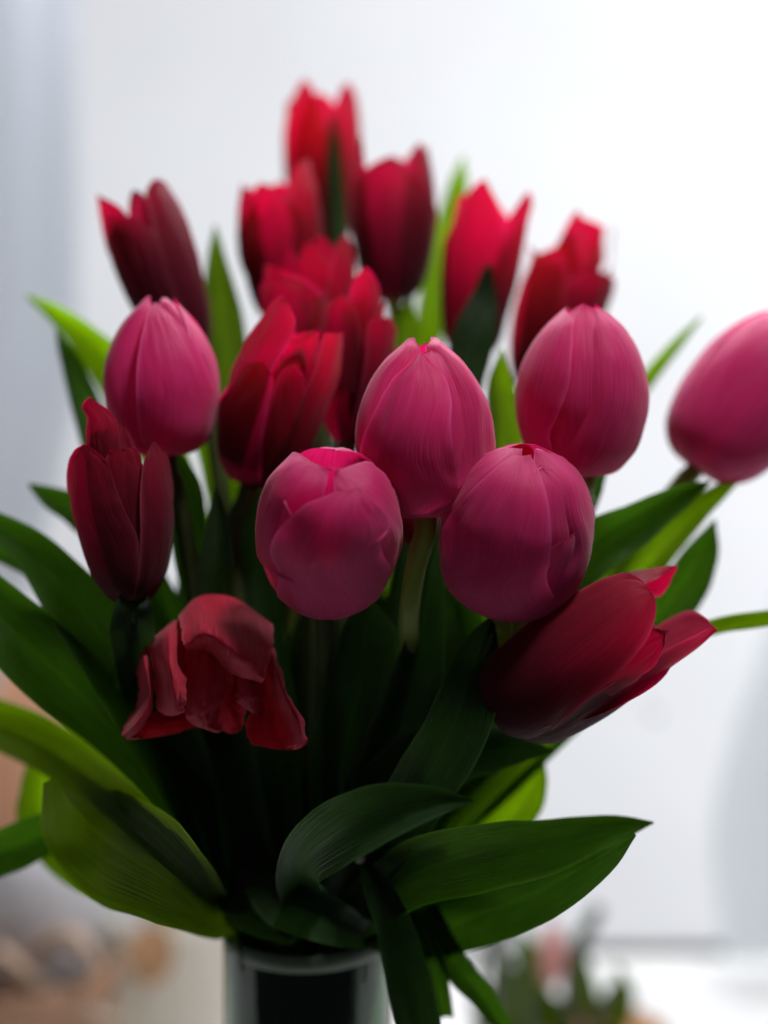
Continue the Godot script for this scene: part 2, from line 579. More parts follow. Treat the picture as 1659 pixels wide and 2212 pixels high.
func make_materials() -> void:
	var vein := grooves(46.0, 3.0, 3)
	var leaf_vein := grooves(34.0, 1.5, 9)
	for k in 3:
		var m := plain(Color.WHITE, 0.52)
		m.albedo_texture = streaks(Color(0.66, 0.024, 0.185), Color(0.80, 0.125, 0.40), Color(0.44, 0.009, 0.075), [32.0, 40.0, 27.0][k], 20 + k)
		m.metallic_specular = 0.35
		m.rim_enabled = true
		m.rim = 0.45
		m.rim_tint = 0.7
		through(relief(m, vein, 0.026), 0.85, 0.28, 0.5)
		mats["pink_%d" % k] = m
	for k in 3:
		var m := plain(Color.WHITE, 0.5)
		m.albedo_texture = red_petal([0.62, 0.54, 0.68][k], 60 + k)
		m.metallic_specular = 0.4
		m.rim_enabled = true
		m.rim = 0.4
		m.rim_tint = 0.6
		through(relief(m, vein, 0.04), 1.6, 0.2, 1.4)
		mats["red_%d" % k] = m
	for k in 2:  # darker copy of the red: shade on these flowers put into the colour
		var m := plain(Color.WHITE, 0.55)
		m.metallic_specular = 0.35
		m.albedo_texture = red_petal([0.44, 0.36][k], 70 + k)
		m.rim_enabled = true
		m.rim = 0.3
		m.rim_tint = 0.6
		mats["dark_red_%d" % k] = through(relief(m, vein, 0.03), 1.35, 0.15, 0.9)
	var wilt := plain(Color.WHITE, 0.55)
	wilt.metallic_specular = 0.3
	wilt.albedo_texture = streaks(Color(0.52, 0.016, 0.048), Color(0.64, 0.08, 0.16), Color(0.24, 0.006, 0.035), 15.0, 44)
	wilt.rim_enabled = true
	wilt.rim = 0.2
	wilt.rim_tint = 0.4
	mats["wilted"] = through(relief(wilt, vein, 0.04), 0.6, 0.1, 0.1)
	# [colour, share of light let through, its tint]
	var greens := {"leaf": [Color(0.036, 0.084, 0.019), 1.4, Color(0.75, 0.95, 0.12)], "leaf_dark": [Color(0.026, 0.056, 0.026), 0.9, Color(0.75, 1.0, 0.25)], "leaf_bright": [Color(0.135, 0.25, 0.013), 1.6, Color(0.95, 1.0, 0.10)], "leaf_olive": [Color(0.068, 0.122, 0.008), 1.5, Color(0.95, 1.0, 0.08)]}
	var nth := 0
	for k in greens:
		var a: Array = greens[k]
		var m := plain(Color.WHITE, 0.42)
		m.metallic_specular = 0.35
		m.albedo_texture = leaf_blade(a[0], 80 + nth)
		nth += 1
		mats[k] = through(relief(m, leaf_vein, 0.12), a[1] * a[2].r, a[1] * a[2].g, a[1] * a[2].b)
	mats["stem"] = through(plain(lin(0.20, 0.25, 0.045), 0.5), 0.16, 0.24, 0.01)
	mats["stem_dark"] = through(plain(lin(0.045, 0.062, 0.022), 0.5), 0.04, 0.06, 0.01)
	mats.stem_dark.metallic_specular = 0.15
	mats["pale_ball"] = plain(lin(0.45, 0.5, 0.36), 0.35)
	mats["frosted"] = through(plain(lin(0.9, 0.9, 0.9), 1.0), 1.96, 1.97, 2.0)
	var mist := Image.create(256, 256, false, Image.FORMAT_RGB8)
	for y in 256:
		for x in 256:
			var f := 0.86 + 0.05 * noise.get_noise_2d(x * 0.028, y * 0.022) + 0.03 * noise.get_noise_2d(x * 0.09 + 50.0, y * 0.07)
			mist.set_pixel(x, y, Color(f, f * 1.004, f * 1.01).linear_to_srgb())
	mats.frosted.albedo_color = Color.WHITE
	mats.frosted.albedo_texture = ImageTexture.create_from_image(mist)
	mats["frame"] = through(plain(lin(0.85, 0.85, 0.83), 0.5), 1.4, 1.4, 1.38)
	mats["sill"] = plain(lin(0.88, 0.88, 0.87), 0.45)
	mats["curtain"] = through(plain(lin(0.44, 0.47, 0.51), 0.9), 0.78, 0.83, 0.90)
	mats["grey_cloth"] = through(plain(lin(0.55, 0.58, 0.60), 0.9), 1.0, 1.06, 1.08)
	var glass := plain(Color(0.42, 0.55, 0.41, 0.02), 0.03)
	glass.refraction_enabled = true
	glass.refraction_scale = 0.05
	mats["glass"] = glass
	var water := plain(Color(0.72, 0.82, 0.70, 0.03), 0.02)
	water.refraction_enabled = true
	water.refraction_scale = 0.033
	mats["water"] = water
	mats["rim"] = through(plain(lin(0.10, 0.13, 0.09), 0.6), 0.06, 0.09, 0.06)  # light along the edge of the glass put into the colour
	mats["terracotta"] = plain(lin(0.42, 0.23, 0.14), 0.8)
	mats["wood"] = plain(lin(0.46, 0.32, 0.23), 0.6)
	mats["kraft"] = through(plain(lin(0.66, 0.47, 0.34), 0.8), 1.1, 0.80, 0.60)  # translucency added so the tan bag looks lit
	mats["soil"] = plain(lin(0.03, 0.026, 0.024), 1.0)
	mats["cream"] = through(plain(lin(0.78, 0.75, 0.68), 0.5), 0.8, 0.76, 0.68)  # translucency added to brighten the backlit jar
	mats["orange_clay"] = plain(lin(0.55, 0.30, 0.15), 0.7)
	mats["white_glaze"] = through(plain(lin(0.8, 0.8, 0.83), 0.3), 0.6, 0.6, 0.62)  # let-through light added to brighten the planter against the window
	mats["bud_pink"] = through(plain(lin(0.62, 0.32, 0.29), 0.6), 0.5, 0.2, 0.2)
	mats["twig"] = plain(lin(0.07, 0.085, 0.05), 0.7)
	mats["speck"] = plain(lin(0.25, 0.25, 0.27), 0.8)


# ---------------------------------------------------------------- setting

func box(size: Vector3) -> BoxMesh:
	var b := BoxMesh.new()
	b.size = size
	return b


func make_setting() -> void:
	solo("table_top", box(Vector3(3.0, 0.04, 1.0)), mats.sill, "", "", Vector3(0, GROUND - 0.02, -0.72), "structure")
	var win := thing("window", "tall bright frosted window filling the background behind the bouquet", "window", Vector3(0, GROUND, -1.22))
	var pane := part("pane", box(Vector3(2.6, 2.086, 0.006)), mats.frosted, win)
	pane.position = Vector3(0, 1.057, 0)
	part("top_rail", box(Vector3(2.7, 0.05, 0.05)), mats.frame, win).position = Vector3(0, 2.127, 0.0)
	for s in [-1, 1]:
		part("stile", box(Vector3(0.05, 2.09, 0.05)), mats.frame, win).position = Vector3(s * 1.326, 1.055, 0.0)
	for q in [[1432, 1562, 13, 24], [1565, 1396, 8, 8], [1408, 1535, 7, 12]]:
		var c := pt(q[0], q[1], 1.2)
		var s := SphereMesh.new()
		s.radius = q[2] * per_px(1.2) * 0.5
		s.height = q[3] * per_px(1.2)
		s.radial_segments = 10
		s.rings = 6
		var e := part("speck", s, mats.speck, win)
		e.position = Vector3(c.x, c.y, -1.2155) - win.position
		e.scale = Vector3(1, 1, 0.2)
	# curtain at the left edge
	hanging("curtain", "pale blue-grey sheer curtain hanging along the left edge", mats.curtain, [[-420, 172, -500], [-420, 180, 650], [-420, 166, 900], [-420, 60, 1300], [-420, -80, 1700]], 1.04)
	hanging("curtain", "grey gathered curtain hanging at the lower right edge", mats.grey_cloth, [[1720, 2300, 1150], [1640, 2300, 1400], [1570, 2300, 1600], [1530, 2300, 1800], [1560, 2300, 2060]], 1.16)
	make_side_things()


func hanging(called: String, label: String, mat: Material, rows: Array, d: float) -> void:
	var p := PackedVector3Array()
	var nu := 40
	var nv := 24
	var o := pt((rows[0][0] + rows[0][1]) * 0.5, rows[-1][2], d)
	for j in nv + 1:
		var a := []
		for r in rows:
			a.append(Vector3(r[0], r[1], r[2]))
		var q: Vector3 = spline(a, float(j) / nv)
		for i in nu + 1:
			var u := float(i) / nu
			var c := pt(lerpf(q.x, q.y, u), q.z, d)
			c.z += 0.006 * sin(u * 15.0 + j * 0.03) + 0.008 * sin(u * 7.0 + 1.0)
			p.append(c - o)
	solo(called, sheet(p, nu, nv), mat, label, "curtain", o)


func pot(profile_px: Array, d: float, cx: float, py_rim: float, mat: Material, called: String, label: String, category: String) -> Node3D:
	# profile_px: [radius, height above the sill as a share of the rim's height]
	var rim := pt(cx, py_rim, d)
	var o := thing(called, label, category, Vector3(rim.x, GROUND + 0.001, rim.z))
	var pr := []
	for q in profile_px:
		pr.append(Vector2(q[0] * per_px(d), q[1] * (rim.y - GROUND - 0.001)))
	part("body", lathe(pr), mat, o)
	return o


func make_side_things() -> void:
	var d := 0.95
	var a := pot([[1, 0], [130, 0], [165, 0.5], [188, 0.80], [204, 0.81], [208, 1.0], [188, 1.0], [180, 0.8], [150, 0.62], [1, 0.62]], d, 45, 2070, mats.terracotta, "plant_pot", "brown clay plant pot with dark soil at lower left corner", "plant pot")
	var soil := SphereMesh.new()
	soil.radius = 165 * per_px(d)
	soil.height = 0.03
	part("soil", soil, mats.soil, a).position = Vector3(0, (pt(45, 2070, d).y - GROUND) * 0.74, 0)
	for q in [[-10, 2050, 120, 2150, 260, 2215], [60, 2060, 150, 2020, 215, 2090], [0, 2120, 90, 2190, 150, 2240]]:
		var pts := [pt(q[0], q[1], d - 0.02), pt(q[2], q[3], d - 0.04), pt(q[4], q[5], d - 0.05)]
		part("twig", tube(pts, [0.006, 0.007, 0.004], a.position, 14, 8), mats.wood, a)
	var jar := pot([[1, 0], [120, 0], [150, 0.3], [158, 0.9], [130, 0.97], [135, 1.0], [122, 1.0], [118, 0.95], [146, 0.88], [138, 0.1], [1, 0.1]], 1.0, 365, 1955, mats.cream, "jar", "cream jar made translucent to look lit, standing just left of the vase", "jar")
	part("label", blade([[300, 2010, 0.93, 20, 0], [318, 2040, 0.93, 52, 0], [322, 2085, 0.93, 46, 0], [300, 2120, 0.93, 18, 0]], jar.position, -0.1, 0.1, 3.0, 8, 12, false), mats.orange_clay, jar)
	pot([[1, 0], [110, 0], [160, 0.3], [185, 0.62], [160, 0.9], [125, 1.0], [115, 1.0], [150, 0.88], [170, 0.6], [1, 0.1]], 1.02, 130, 1800, mats.white_glaze, "planter", "round white glazed planter behind the lower left leaves", "planter")
	var c := pt(20, 1462, 1.10)
	var board := thing("added_bag", "made-up tan paper bag in place of a board, translucent to look lit, at the left behind the leaves", "paper bag", Vector3(c.x, GROUND, c.z))  # bag put in for a board, so that light can pass through
	var bag_h := c.y - GROUND
	part("bag_wall", lathe([Vector2(0.001, 0.001), Vector2(0.11, 0.001), Vector2(0.118, bag_h * 0.4), Vector2(0.108, bag_h * 0.8), Vector2(0.112, bag_h), Vector2(0.109, bag_h), Vector2(0.104, bag_h * 0.8), Vector2(0.11, bag_h * 0.4), Vector2(0.1, 0.006)], 28), mats.kraft, board)
	# the small plant at the lower right
	d = 0.88
	var b := pot([[1, 0], [70, 0], [120, 0.8], [140, 0.82], [140, 1.0], [126, 1.0], [118, 0.8], [1, 0.8]], d, 1310, 2230, mats.orange_clay, "potted_plant", "small potted plant with upright dark stems and a pink bud at right of vase", "potted plant")
	for s in [[1235, 2250, 1236, 2080, 1295, 1960, 20], [1085, 2250, 1078, 2110, 1072, 1990, 24], [1270, 2250, 1300, 2180, 1330, 2130, 18], [1150, 2250, 1140, 2150, 1120, 2070, 18], [1040, 2260, 1030, 2160, 1040, 2050, 14]]:
		var pts := [pt(s[0], s[1] + 40, d), pt(s[0], s[1], d), pt(s[2], s[3], d), pt(s[4], s[5], d)]
		var r: float = s[6] * per_px(d)
		part("stem", tube(pts, [r, r, r * 0.9, r * 0.7], b.position, 14, 10), mats.twig, b)
	part("bud", tube([pt(1188, 2125, d), pt(1192, 2072, d), pt(1196, 2005, d)], [0.005, 0.0115, 0.006], b.position, 12, 10), mats.bud_pink, b)
	for q in [[1120, 2000, 1150, 2090, 1170, 2260, 34], [1330, 2080, 1345, 2150, 1320, 2260, 26], [1010, 2110, 1060, 2180, 1110, 2270, 34], [1260, 2040, 1265, 2130, 1290, 2260, 24], [1175, 2130, 1200, 2190, 1240, 2270, 30], [1075, 2050, 1100, 2130, 1140, 2260, 30]]:
		part("leaf", blade([[q[0], q[1], d, 3, 0], [q[2], q[3], d, q[6], 10], [q[4], q[5], d, q[6] * 0.7, 0]], b.position, 0.3, 0.05, 4.0, 8, 16, false), mats.leaf_olive, b)


# ---------------------------------------------------------------- vase

func make_vase() -> void:
	mouth = pt(665, 2000, 0.475)
	vase_r = 182 * per_px(0.475)
	var y := mouth.y
	var r := vase_r
	var v := thing("vase", "greenish glass vase crowded with dark stems, cut off by the bottom edge", "vase", Vector3(mouth.x, 0, mouth.z))
	var g := GROUND
	part("glass_wall", lathe([Vector2(0.0005, g + 0.002), Vector2(r * 0.92, g + 0.002), Vector2(r * 0.97, g + 0.008), Vector2(r, g + 0.05), Vector2(r, y - 0.004), Vector2(r * 1.01, y - 0.001), Vector2(r * 0.995, y + 0.001), Vector2(r * 0.955, y + 0.001), Vector2(r * 0.935, y - 0.002), Vector2(r * 0.93, g + 0.05), Vector2(r * 0.90, g + 0.014), Vector2(0.0005, g + 0.012)], 72), mats.glass, v)
	part("rim", lathe([Vector2(r * 0.935, y - 0.003), Vector2(r * 1.008, y - 0.004), Vector2(r * 1.02, y - 0.001), Vector2(r * 1.005, y + 0.002), Vector2(r * 0.96, y + 0.0024), Vector2(r * 0.938, y + 0.0005), Vector2(r * 0.935, y - 0.003)], 72), mats.rim, v)  # opaque band added for the bright light in the glass edge
	var w := lathe([Vector2(0.0005, g + 0.0125), Vector2(r * 0.895, g + 0.0145), Vector2(r * 0.925, g + 0.05), Vector2(r * 0.925, y - 0.05), Vector2(0.0005, y - 0.051)], 60)
	var wo := solo("water", w, mats.water, "clear water filling the lower part of the glass vase", "water", Vector3(mouth.x, 0, mouth.z))
	wo.set_meta("kind", "stuff")


# ---------------------------------------------------------------- flowers

func pinks() -> Array:
	return [mats.pink_0, mats.pink_1, mats.pink_2]


func shaded_reds() -> Array:
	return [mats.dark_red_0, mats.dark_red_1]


func reds() -> Array:
	return [mats.red_0, mats.red_1, mats.red_2]


func make_pink_tulips() -> void:
	var g := "pink tulips in the bouquet"
	var F := frame([918, 1117, 0.400], [912, 730, 0.395], 146, BUD)
	var o := tulip("pink tulip in the middle with three petal tips, straight green stem below", g, F, [
		{"rows": [[880, 1116, 940, 1116], [835, 1092, 978, 1095], [800, 1045, 990, 1055], [785, 1000, 980, 995], [787, 945, 971, 925], [812, 885, 972, 860], [848, 823, 958, 815], [885, 785, 930, 782], [905, 763, 912, 763]], "r": 1.07, "seed": 3},
		{"rows": [[930, 1112, 985, 1098], [940, 1080, 1025, 1040], [940, 1040, 1055, 985], [945, 960, 1066, 920], [945, 880, 1058, 870], [940, 820, 1030, 810], [932, 770, 995, 760], [925, 745, 965, 738], [938, 728, 946, 728]], "r": 1.0, "wr": 38, "tl": 0.40, "seed": 8, "lump": 0.04},
		{"rows": [[870, 1116, 925, 1114], [825, 1085, 905, 1100], [785, 1030, 900, 1040], [770, 960, 890, 960], [772, 900, 890, 880], [800, 828, 895, 810], [840, 768, 900, 770], [862, 742, 903, 748], [880, 728, 890, 730]], "r": 0.985, "wl": 38, "tr": 0.40, "seed": 13},
		{"th": 20, "w": 58, "l": 0.93, "r": 0.90, "seed": 21}, {"th": 165, "w": 60, "l": 0.98, "r": 0.97, "seed": 27}, {"th": 240, "w": 58, "l": 0.98, "r": 0.93, "seed": 30}],
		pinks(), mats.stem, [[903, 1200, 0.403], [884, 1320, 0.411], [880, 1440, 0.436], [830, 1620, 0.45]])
	leaf(o, [[943, 1163, 0.425, 3, 25], [934, 1225, 0.424, 20, 25], [918, 1340, 0.424, 38, 20], [888, 1490, 0.425, 62, 15], [845, 1640, 0.428, 76, 0], [770, 1830, 0.44, 60, 0]], "leaf_dark", 0.35)
	leaf(o, [[1085, 755, 0.47, 3, 10], [1078, 830, 0.47, 28, 15], [1083, 920, 0.465, 38, 20], [1075, 1050, 0.46, 38, 10], [990, 1400, 0.455, 40, 0]], "leaf_bright")

	F = frame([701, 1258, 0.412], [722, 1018, 0.366], 144, DOME)
	o = tulip("front pink tulip tilted forward so that its closed top shows", g, F, [
		{"rows": [[665, 1312, 735, 1318], [630, 1290, 785, 1292], [602, 1250, 808, 1250], [590, 1205, 822, 1190], [598, 1155, 838, 1135], [632, 1114, 830, 1108], [676, 1080, 805, 1082], [725, 1060, 788, 1062], [765, 1053, 778, 1053]], "r": 1.035, "pillow": 0.03, "seed": 41},
		{"rows": [[640, 1295, 700, 1310], [600, 1250, 690, 1260], [575, 1200, 680, 1200], [556, 1130, 680, 1140], [556, 1060, 690, 1080], [585, 1010, 700, 1040], [630, 980, 712, 1015], [680, 971, 720, 1005], [712, 985, 721, 996]], "r": 1.0, "wl": 34, "tr": 0.40, "seed": 45, "lump": 0.04},
		{"rows": [[740, 1300, 790, 1285], [735, 1260, 815, 1245], [725, 1210, 850, 1200], [722, 1150, 863, 1150], [722, 1100, 845, 1100], [722, 1060, 820, 1055], [723, 1030, 790, 1015], [724, 1008, 755, 988], [724, 980, 732, 979]], "r": 0.985, "wr": 34, "tl": 0.40, "seed": 49, "lump": 0.04},
		{"th": 180, "w": 60, "l": 0.9, "r": 0.9, "seed": 53}, {"th": 60, "w": 75, "l": 0.80, "r": 0.98, "seed": 57}, {"th": -60, "w": 75, "l": 0.80, "r": 0.98, "seed": 59}],
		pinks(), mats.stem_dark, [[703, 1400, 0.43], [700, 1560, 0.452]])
	leaf(o, [[797, 1288, 0.435, 4, 0], [792, 1360, 0.436, 62, 10], [782, 1480, 0.44, 78, 10], [742, 1650, 0.445, 72, 0]], "leaf_dark", 0.5)
	leaf(o, [[560, 1060, 0.46, 10, 0], [548, 1180, 0.46, 42, 0], [560, 1350, 0.46, 48, 0], [600, 1600, 0.46, 48, 0]], "leaf_dark")

	F = frame([1088, 1302, 0.409], [1146, 968, 0.383], 157, EGG)
	o = tulip("largest pink tulip, right of centre, resting above the lying red tulip", g, F, [
		{"rows": [[1040, 1325, 1120, 1338], [1000, 1295, 1170, 1318], [975, 1250, 1188, 1270], [960, 1200, 1187, 1210], [965, 1150, 1187, 1150], [990, 1105, 1183, 1090], [1030, 1055, 1172, 1040], [1075, 1010, 1158, 1005], [1110, 982, 1146, 982]], "r": 1.035, "wl": 3, "pillow": 0.03, "seed": 61},
		{"rows": [[1150, 1328, 1180, 1322], [1160, 1300, 1218, 1300], [1165, 1250, 1255, 1250], [1165, 1180, 1273, 1180], [1165, 1110, 1276, 1110], [1160, 1040, 1262, 1035], [1158, 1000, 1238, 985], [1160, 975, 1210, 962], [1172, 956, 1185, 956]], "r": 1.0, "wr": 36, "tl": 0.40, "seed": 64},
		{"rows": [[1030, 1325, 1080, 1330], [985, 1285, 1060, 1300], [955, 1225, 1050, 1240], [945, 1170, 1060, 1170], [965, 1100, 1080, 1110], [1005, 1045, 1100, 1055], [1050, 1000, 1110, 1020], [1085, 973, 1118, 990], [1108, 966, 1120, 968]], "r": 0.99, "wl": 36, "tr": 0.40, "seed": 68},
		{"th": 30, "w": 62, "l": 0.94, "r": 0.93, "seed": 71}, {"th": -70, "w": 70, "l": 0.7, "r": 0.97, "seed": 72}, {"th": 60, "w": 70, "l": 0.7, "r": 0.97, "seed": 73}, {"th": 160, "w": 60, "l": 1.0, "r": 0.97, "seed": 74}, {"th": 225, "w": 58, "l": 0.98, "r": 0.94, "seed": 77}],
		pinks(), mats.stem, [[1080, 1380, 0.416], [1020, 1540, 0.43]])
	leaf(o, [[958, 1262, 0.44, 3, 0], [1000, 1330, 0.44, 46, -15], [1000, 1450, 0.44, 55, 0], [940, 1620, 0.445, 58, 0]], "leaf")
	leaf(o, [[1085, 1330, 0.45, 6, 0], [1062, 1400, 0.45, 34, 30], [1030, 1500, 0.45, 42, 20], [960, 1650, 0.45, 48, 0]], "leaf")

	F = frame([1262, 1028, 0.425], [1260, 656, 0.418], 136, BUD)
	o = tulip("pink tulip at upper right in front of a blurred red one", g, F, [
		{"rows": [[1200, 1025, 1240, 1028], [1150, 990, 1190, 985], [1125, 950, 1185, 940], [1112, 890, 1205, 900], [1113, 820, 1230, 830], [1128, 765, 1236, 765], [1155, 712, 1238, 715], [1190, 672, 1236, 682], [1215, 658, 1228, 660]], "r": 1.05, "wl": 36, "seed": 81},
		{"rows": [[1210, 1028, 1300, 1028], [1190, 1000, 1350, 995], [1180, 950, 1374, 950], [1190, 890, 1383, 880], [1200, 820, 1378, 810], [1215, 770, 1362, 760], [1235, 720, 1338, 712], [1262, 690, 1312, 680], [1280, 668, 1292, 665]], "r": 0.99, "wr": 40, "tl": 0.40, "seed": 84},
		{"th": 175, "w": 62, "l": 1.0, "r": 1.0, "seed": 86},
		{"th": 0, "w": 56, "l": 1.0, "r": 0.92, "seed": 88}, {"th": 115, "w": 58, "l": 1.0, "r": 0.94, "seed": 90}, {"th": 240, "w": 58, "l": 0.98, "r": 0.94, "seed": 92}],
		pinks(), mats.stem, [[1210, 1200, 0.45]])
	leaf(o, [[1535, 1040, 0.45, 2, 20], [1460, 1072, 0.45, 32, 30], [1370, 1120, 0.45, 52, 30], [1270, 1180, 0.45, 62, 20], [1130, 1330, 0.455, 55, 0], [950, 1650, 0.46, 40, 0]], "leaf", 0.3)
	leaf(o, [[1310, 1010, 0.46, 4, 0], [1275, 1060, 0.46, 26, 0], [1240, 1130, 0.46, 30, 0], [1150, 1300, 0.46, 34, 0]], "leaf")

	F = frame([362, 985, 0.435], [336, 645, 0.43], 121, BUD)
	o = tulip("pink tulip on the left with pointed top, above a shade-darkened red one", g, F, [
		{"rows": [[330, 980, 370, 985], [275, 955, 340, 965], [240, 915, 330, 920], [218, 850, 325, 850], [222, 790, 325, 790], [240, 728, 325, 740], [265, 675, 327, 695], [290, 646, 328, 662], [310, 634, 320, 638]], "r": 0.99, "wl": 36, "tr": 0.40, "seed": 101},
		{"rows": [[335, 985, 400, 982], [310, 960, 440, 945], [298, 915, 462, 890], [295, 860, 462, 850], [297, 800, 448, 815], [302, 750, 425, 755], [312, 705, 395, 710], [322, 672, 365, 676], [334, 653, 340, 654]], "r": 1.06, "seed": 104},
		{"th": 150, "w": 62, "l": 1.0, "r": 1.02, "seed": 107, "curl": 0.1},
		{"rows": [[370, 985, 410, 980], [370, 950, 455, 930], [370, 890, 467, 865], [365, 820, 460, 805], [355, 750, 440, 735], [350, 700, 425, 690], [345, 670, 405, 660], [350, 650, 385, 643], [362, 637, 372, 637]], "r": 0.98, "wr": 34, "tl": 0.40, "seed": 110}, {"th": 95, "w": 58, "l": 1.0, "r": 0.96, "seed": 112, "curl": 0.12}, {"th": 220, "w": 58, "l": 1.0, "r": 0.95, "seed": 115}],
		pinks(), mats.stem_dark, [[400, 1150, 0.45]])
	leaf(o, [[55, 638, 0.52, 2, 0], [125, 678, 0.52, 22, -25], [205, 742, 0.51, 40, -30], [290, 860, 0.50, 52, -10], [400, 1100, 0.485, 45, 0], [530, 1600, 0.475, 30, 0]], "leaf_bright")
	leaf(o, [[122, 712, 0.50, 2, 0], [152, 790, 0.50, 24, 20], [192, 900, 0.495, 34, 10], [240, 1040, 0.49, 40, 0], [340, 1300, 0.48, 36, 0]], "leaf")
	leaf(o, [[372, 975, 0.45, 16, 0], [395, 1060, 0.45, 40, 0], [412, 1190, 0.45, 38, 0], [450, 1400, 0.455, 40, 0]], "leaf")

	F = frame([1502, 1012, 0.475], [1742, 690, 0.47], 134, EGG)
	o = tulip("blurred pink tulip leaning right, cut off by the right edge", g, F, [
		{"th": 0, "w": 64, "l": 1.0, "r": 1.02, "seed": 121}, {"th": 120, "w": 64, "l": 1.0, "r": 1.0, "seed": 124}, {"th": 240, "w": 64, "l": 1.0, "r": 1.02, "seed": 127},
		{"th": 60, "w": 58, "l": 1.0, "r": 0.94, "seed": 130}, {"th": 180, "w": 58, "l": 1.0, "r": 0.94, "seed": 133}, {"th": 300, "w": 58, "l": 1.0, "r": 0.94, "seed": 135}],
		pinks(), mats.stem, [[1465, 1050, 0.475], [1250, 1330, 0.475]])
	leaf(o, [[1612, 1018, 0.47, 2, 0], [1525, 1090, 0.47, 26, -20], [1430, 1180, 0.47, 46, -20], [1330, 1290, 0.47, 50, 0], [1120, 1530, 0.47, 45, 0]], "leaf_bright", 0.2)
	leaf(o, [[1545, 1122, 0.48, 2, 0], [1512, 1200, 0.48, 38, 10], [1450, 1300, 0.48, 52, 10], [1330, 1430, 0.48, 52, 0], [1080, 1680, 0.475, 45, 0]], "leaf")


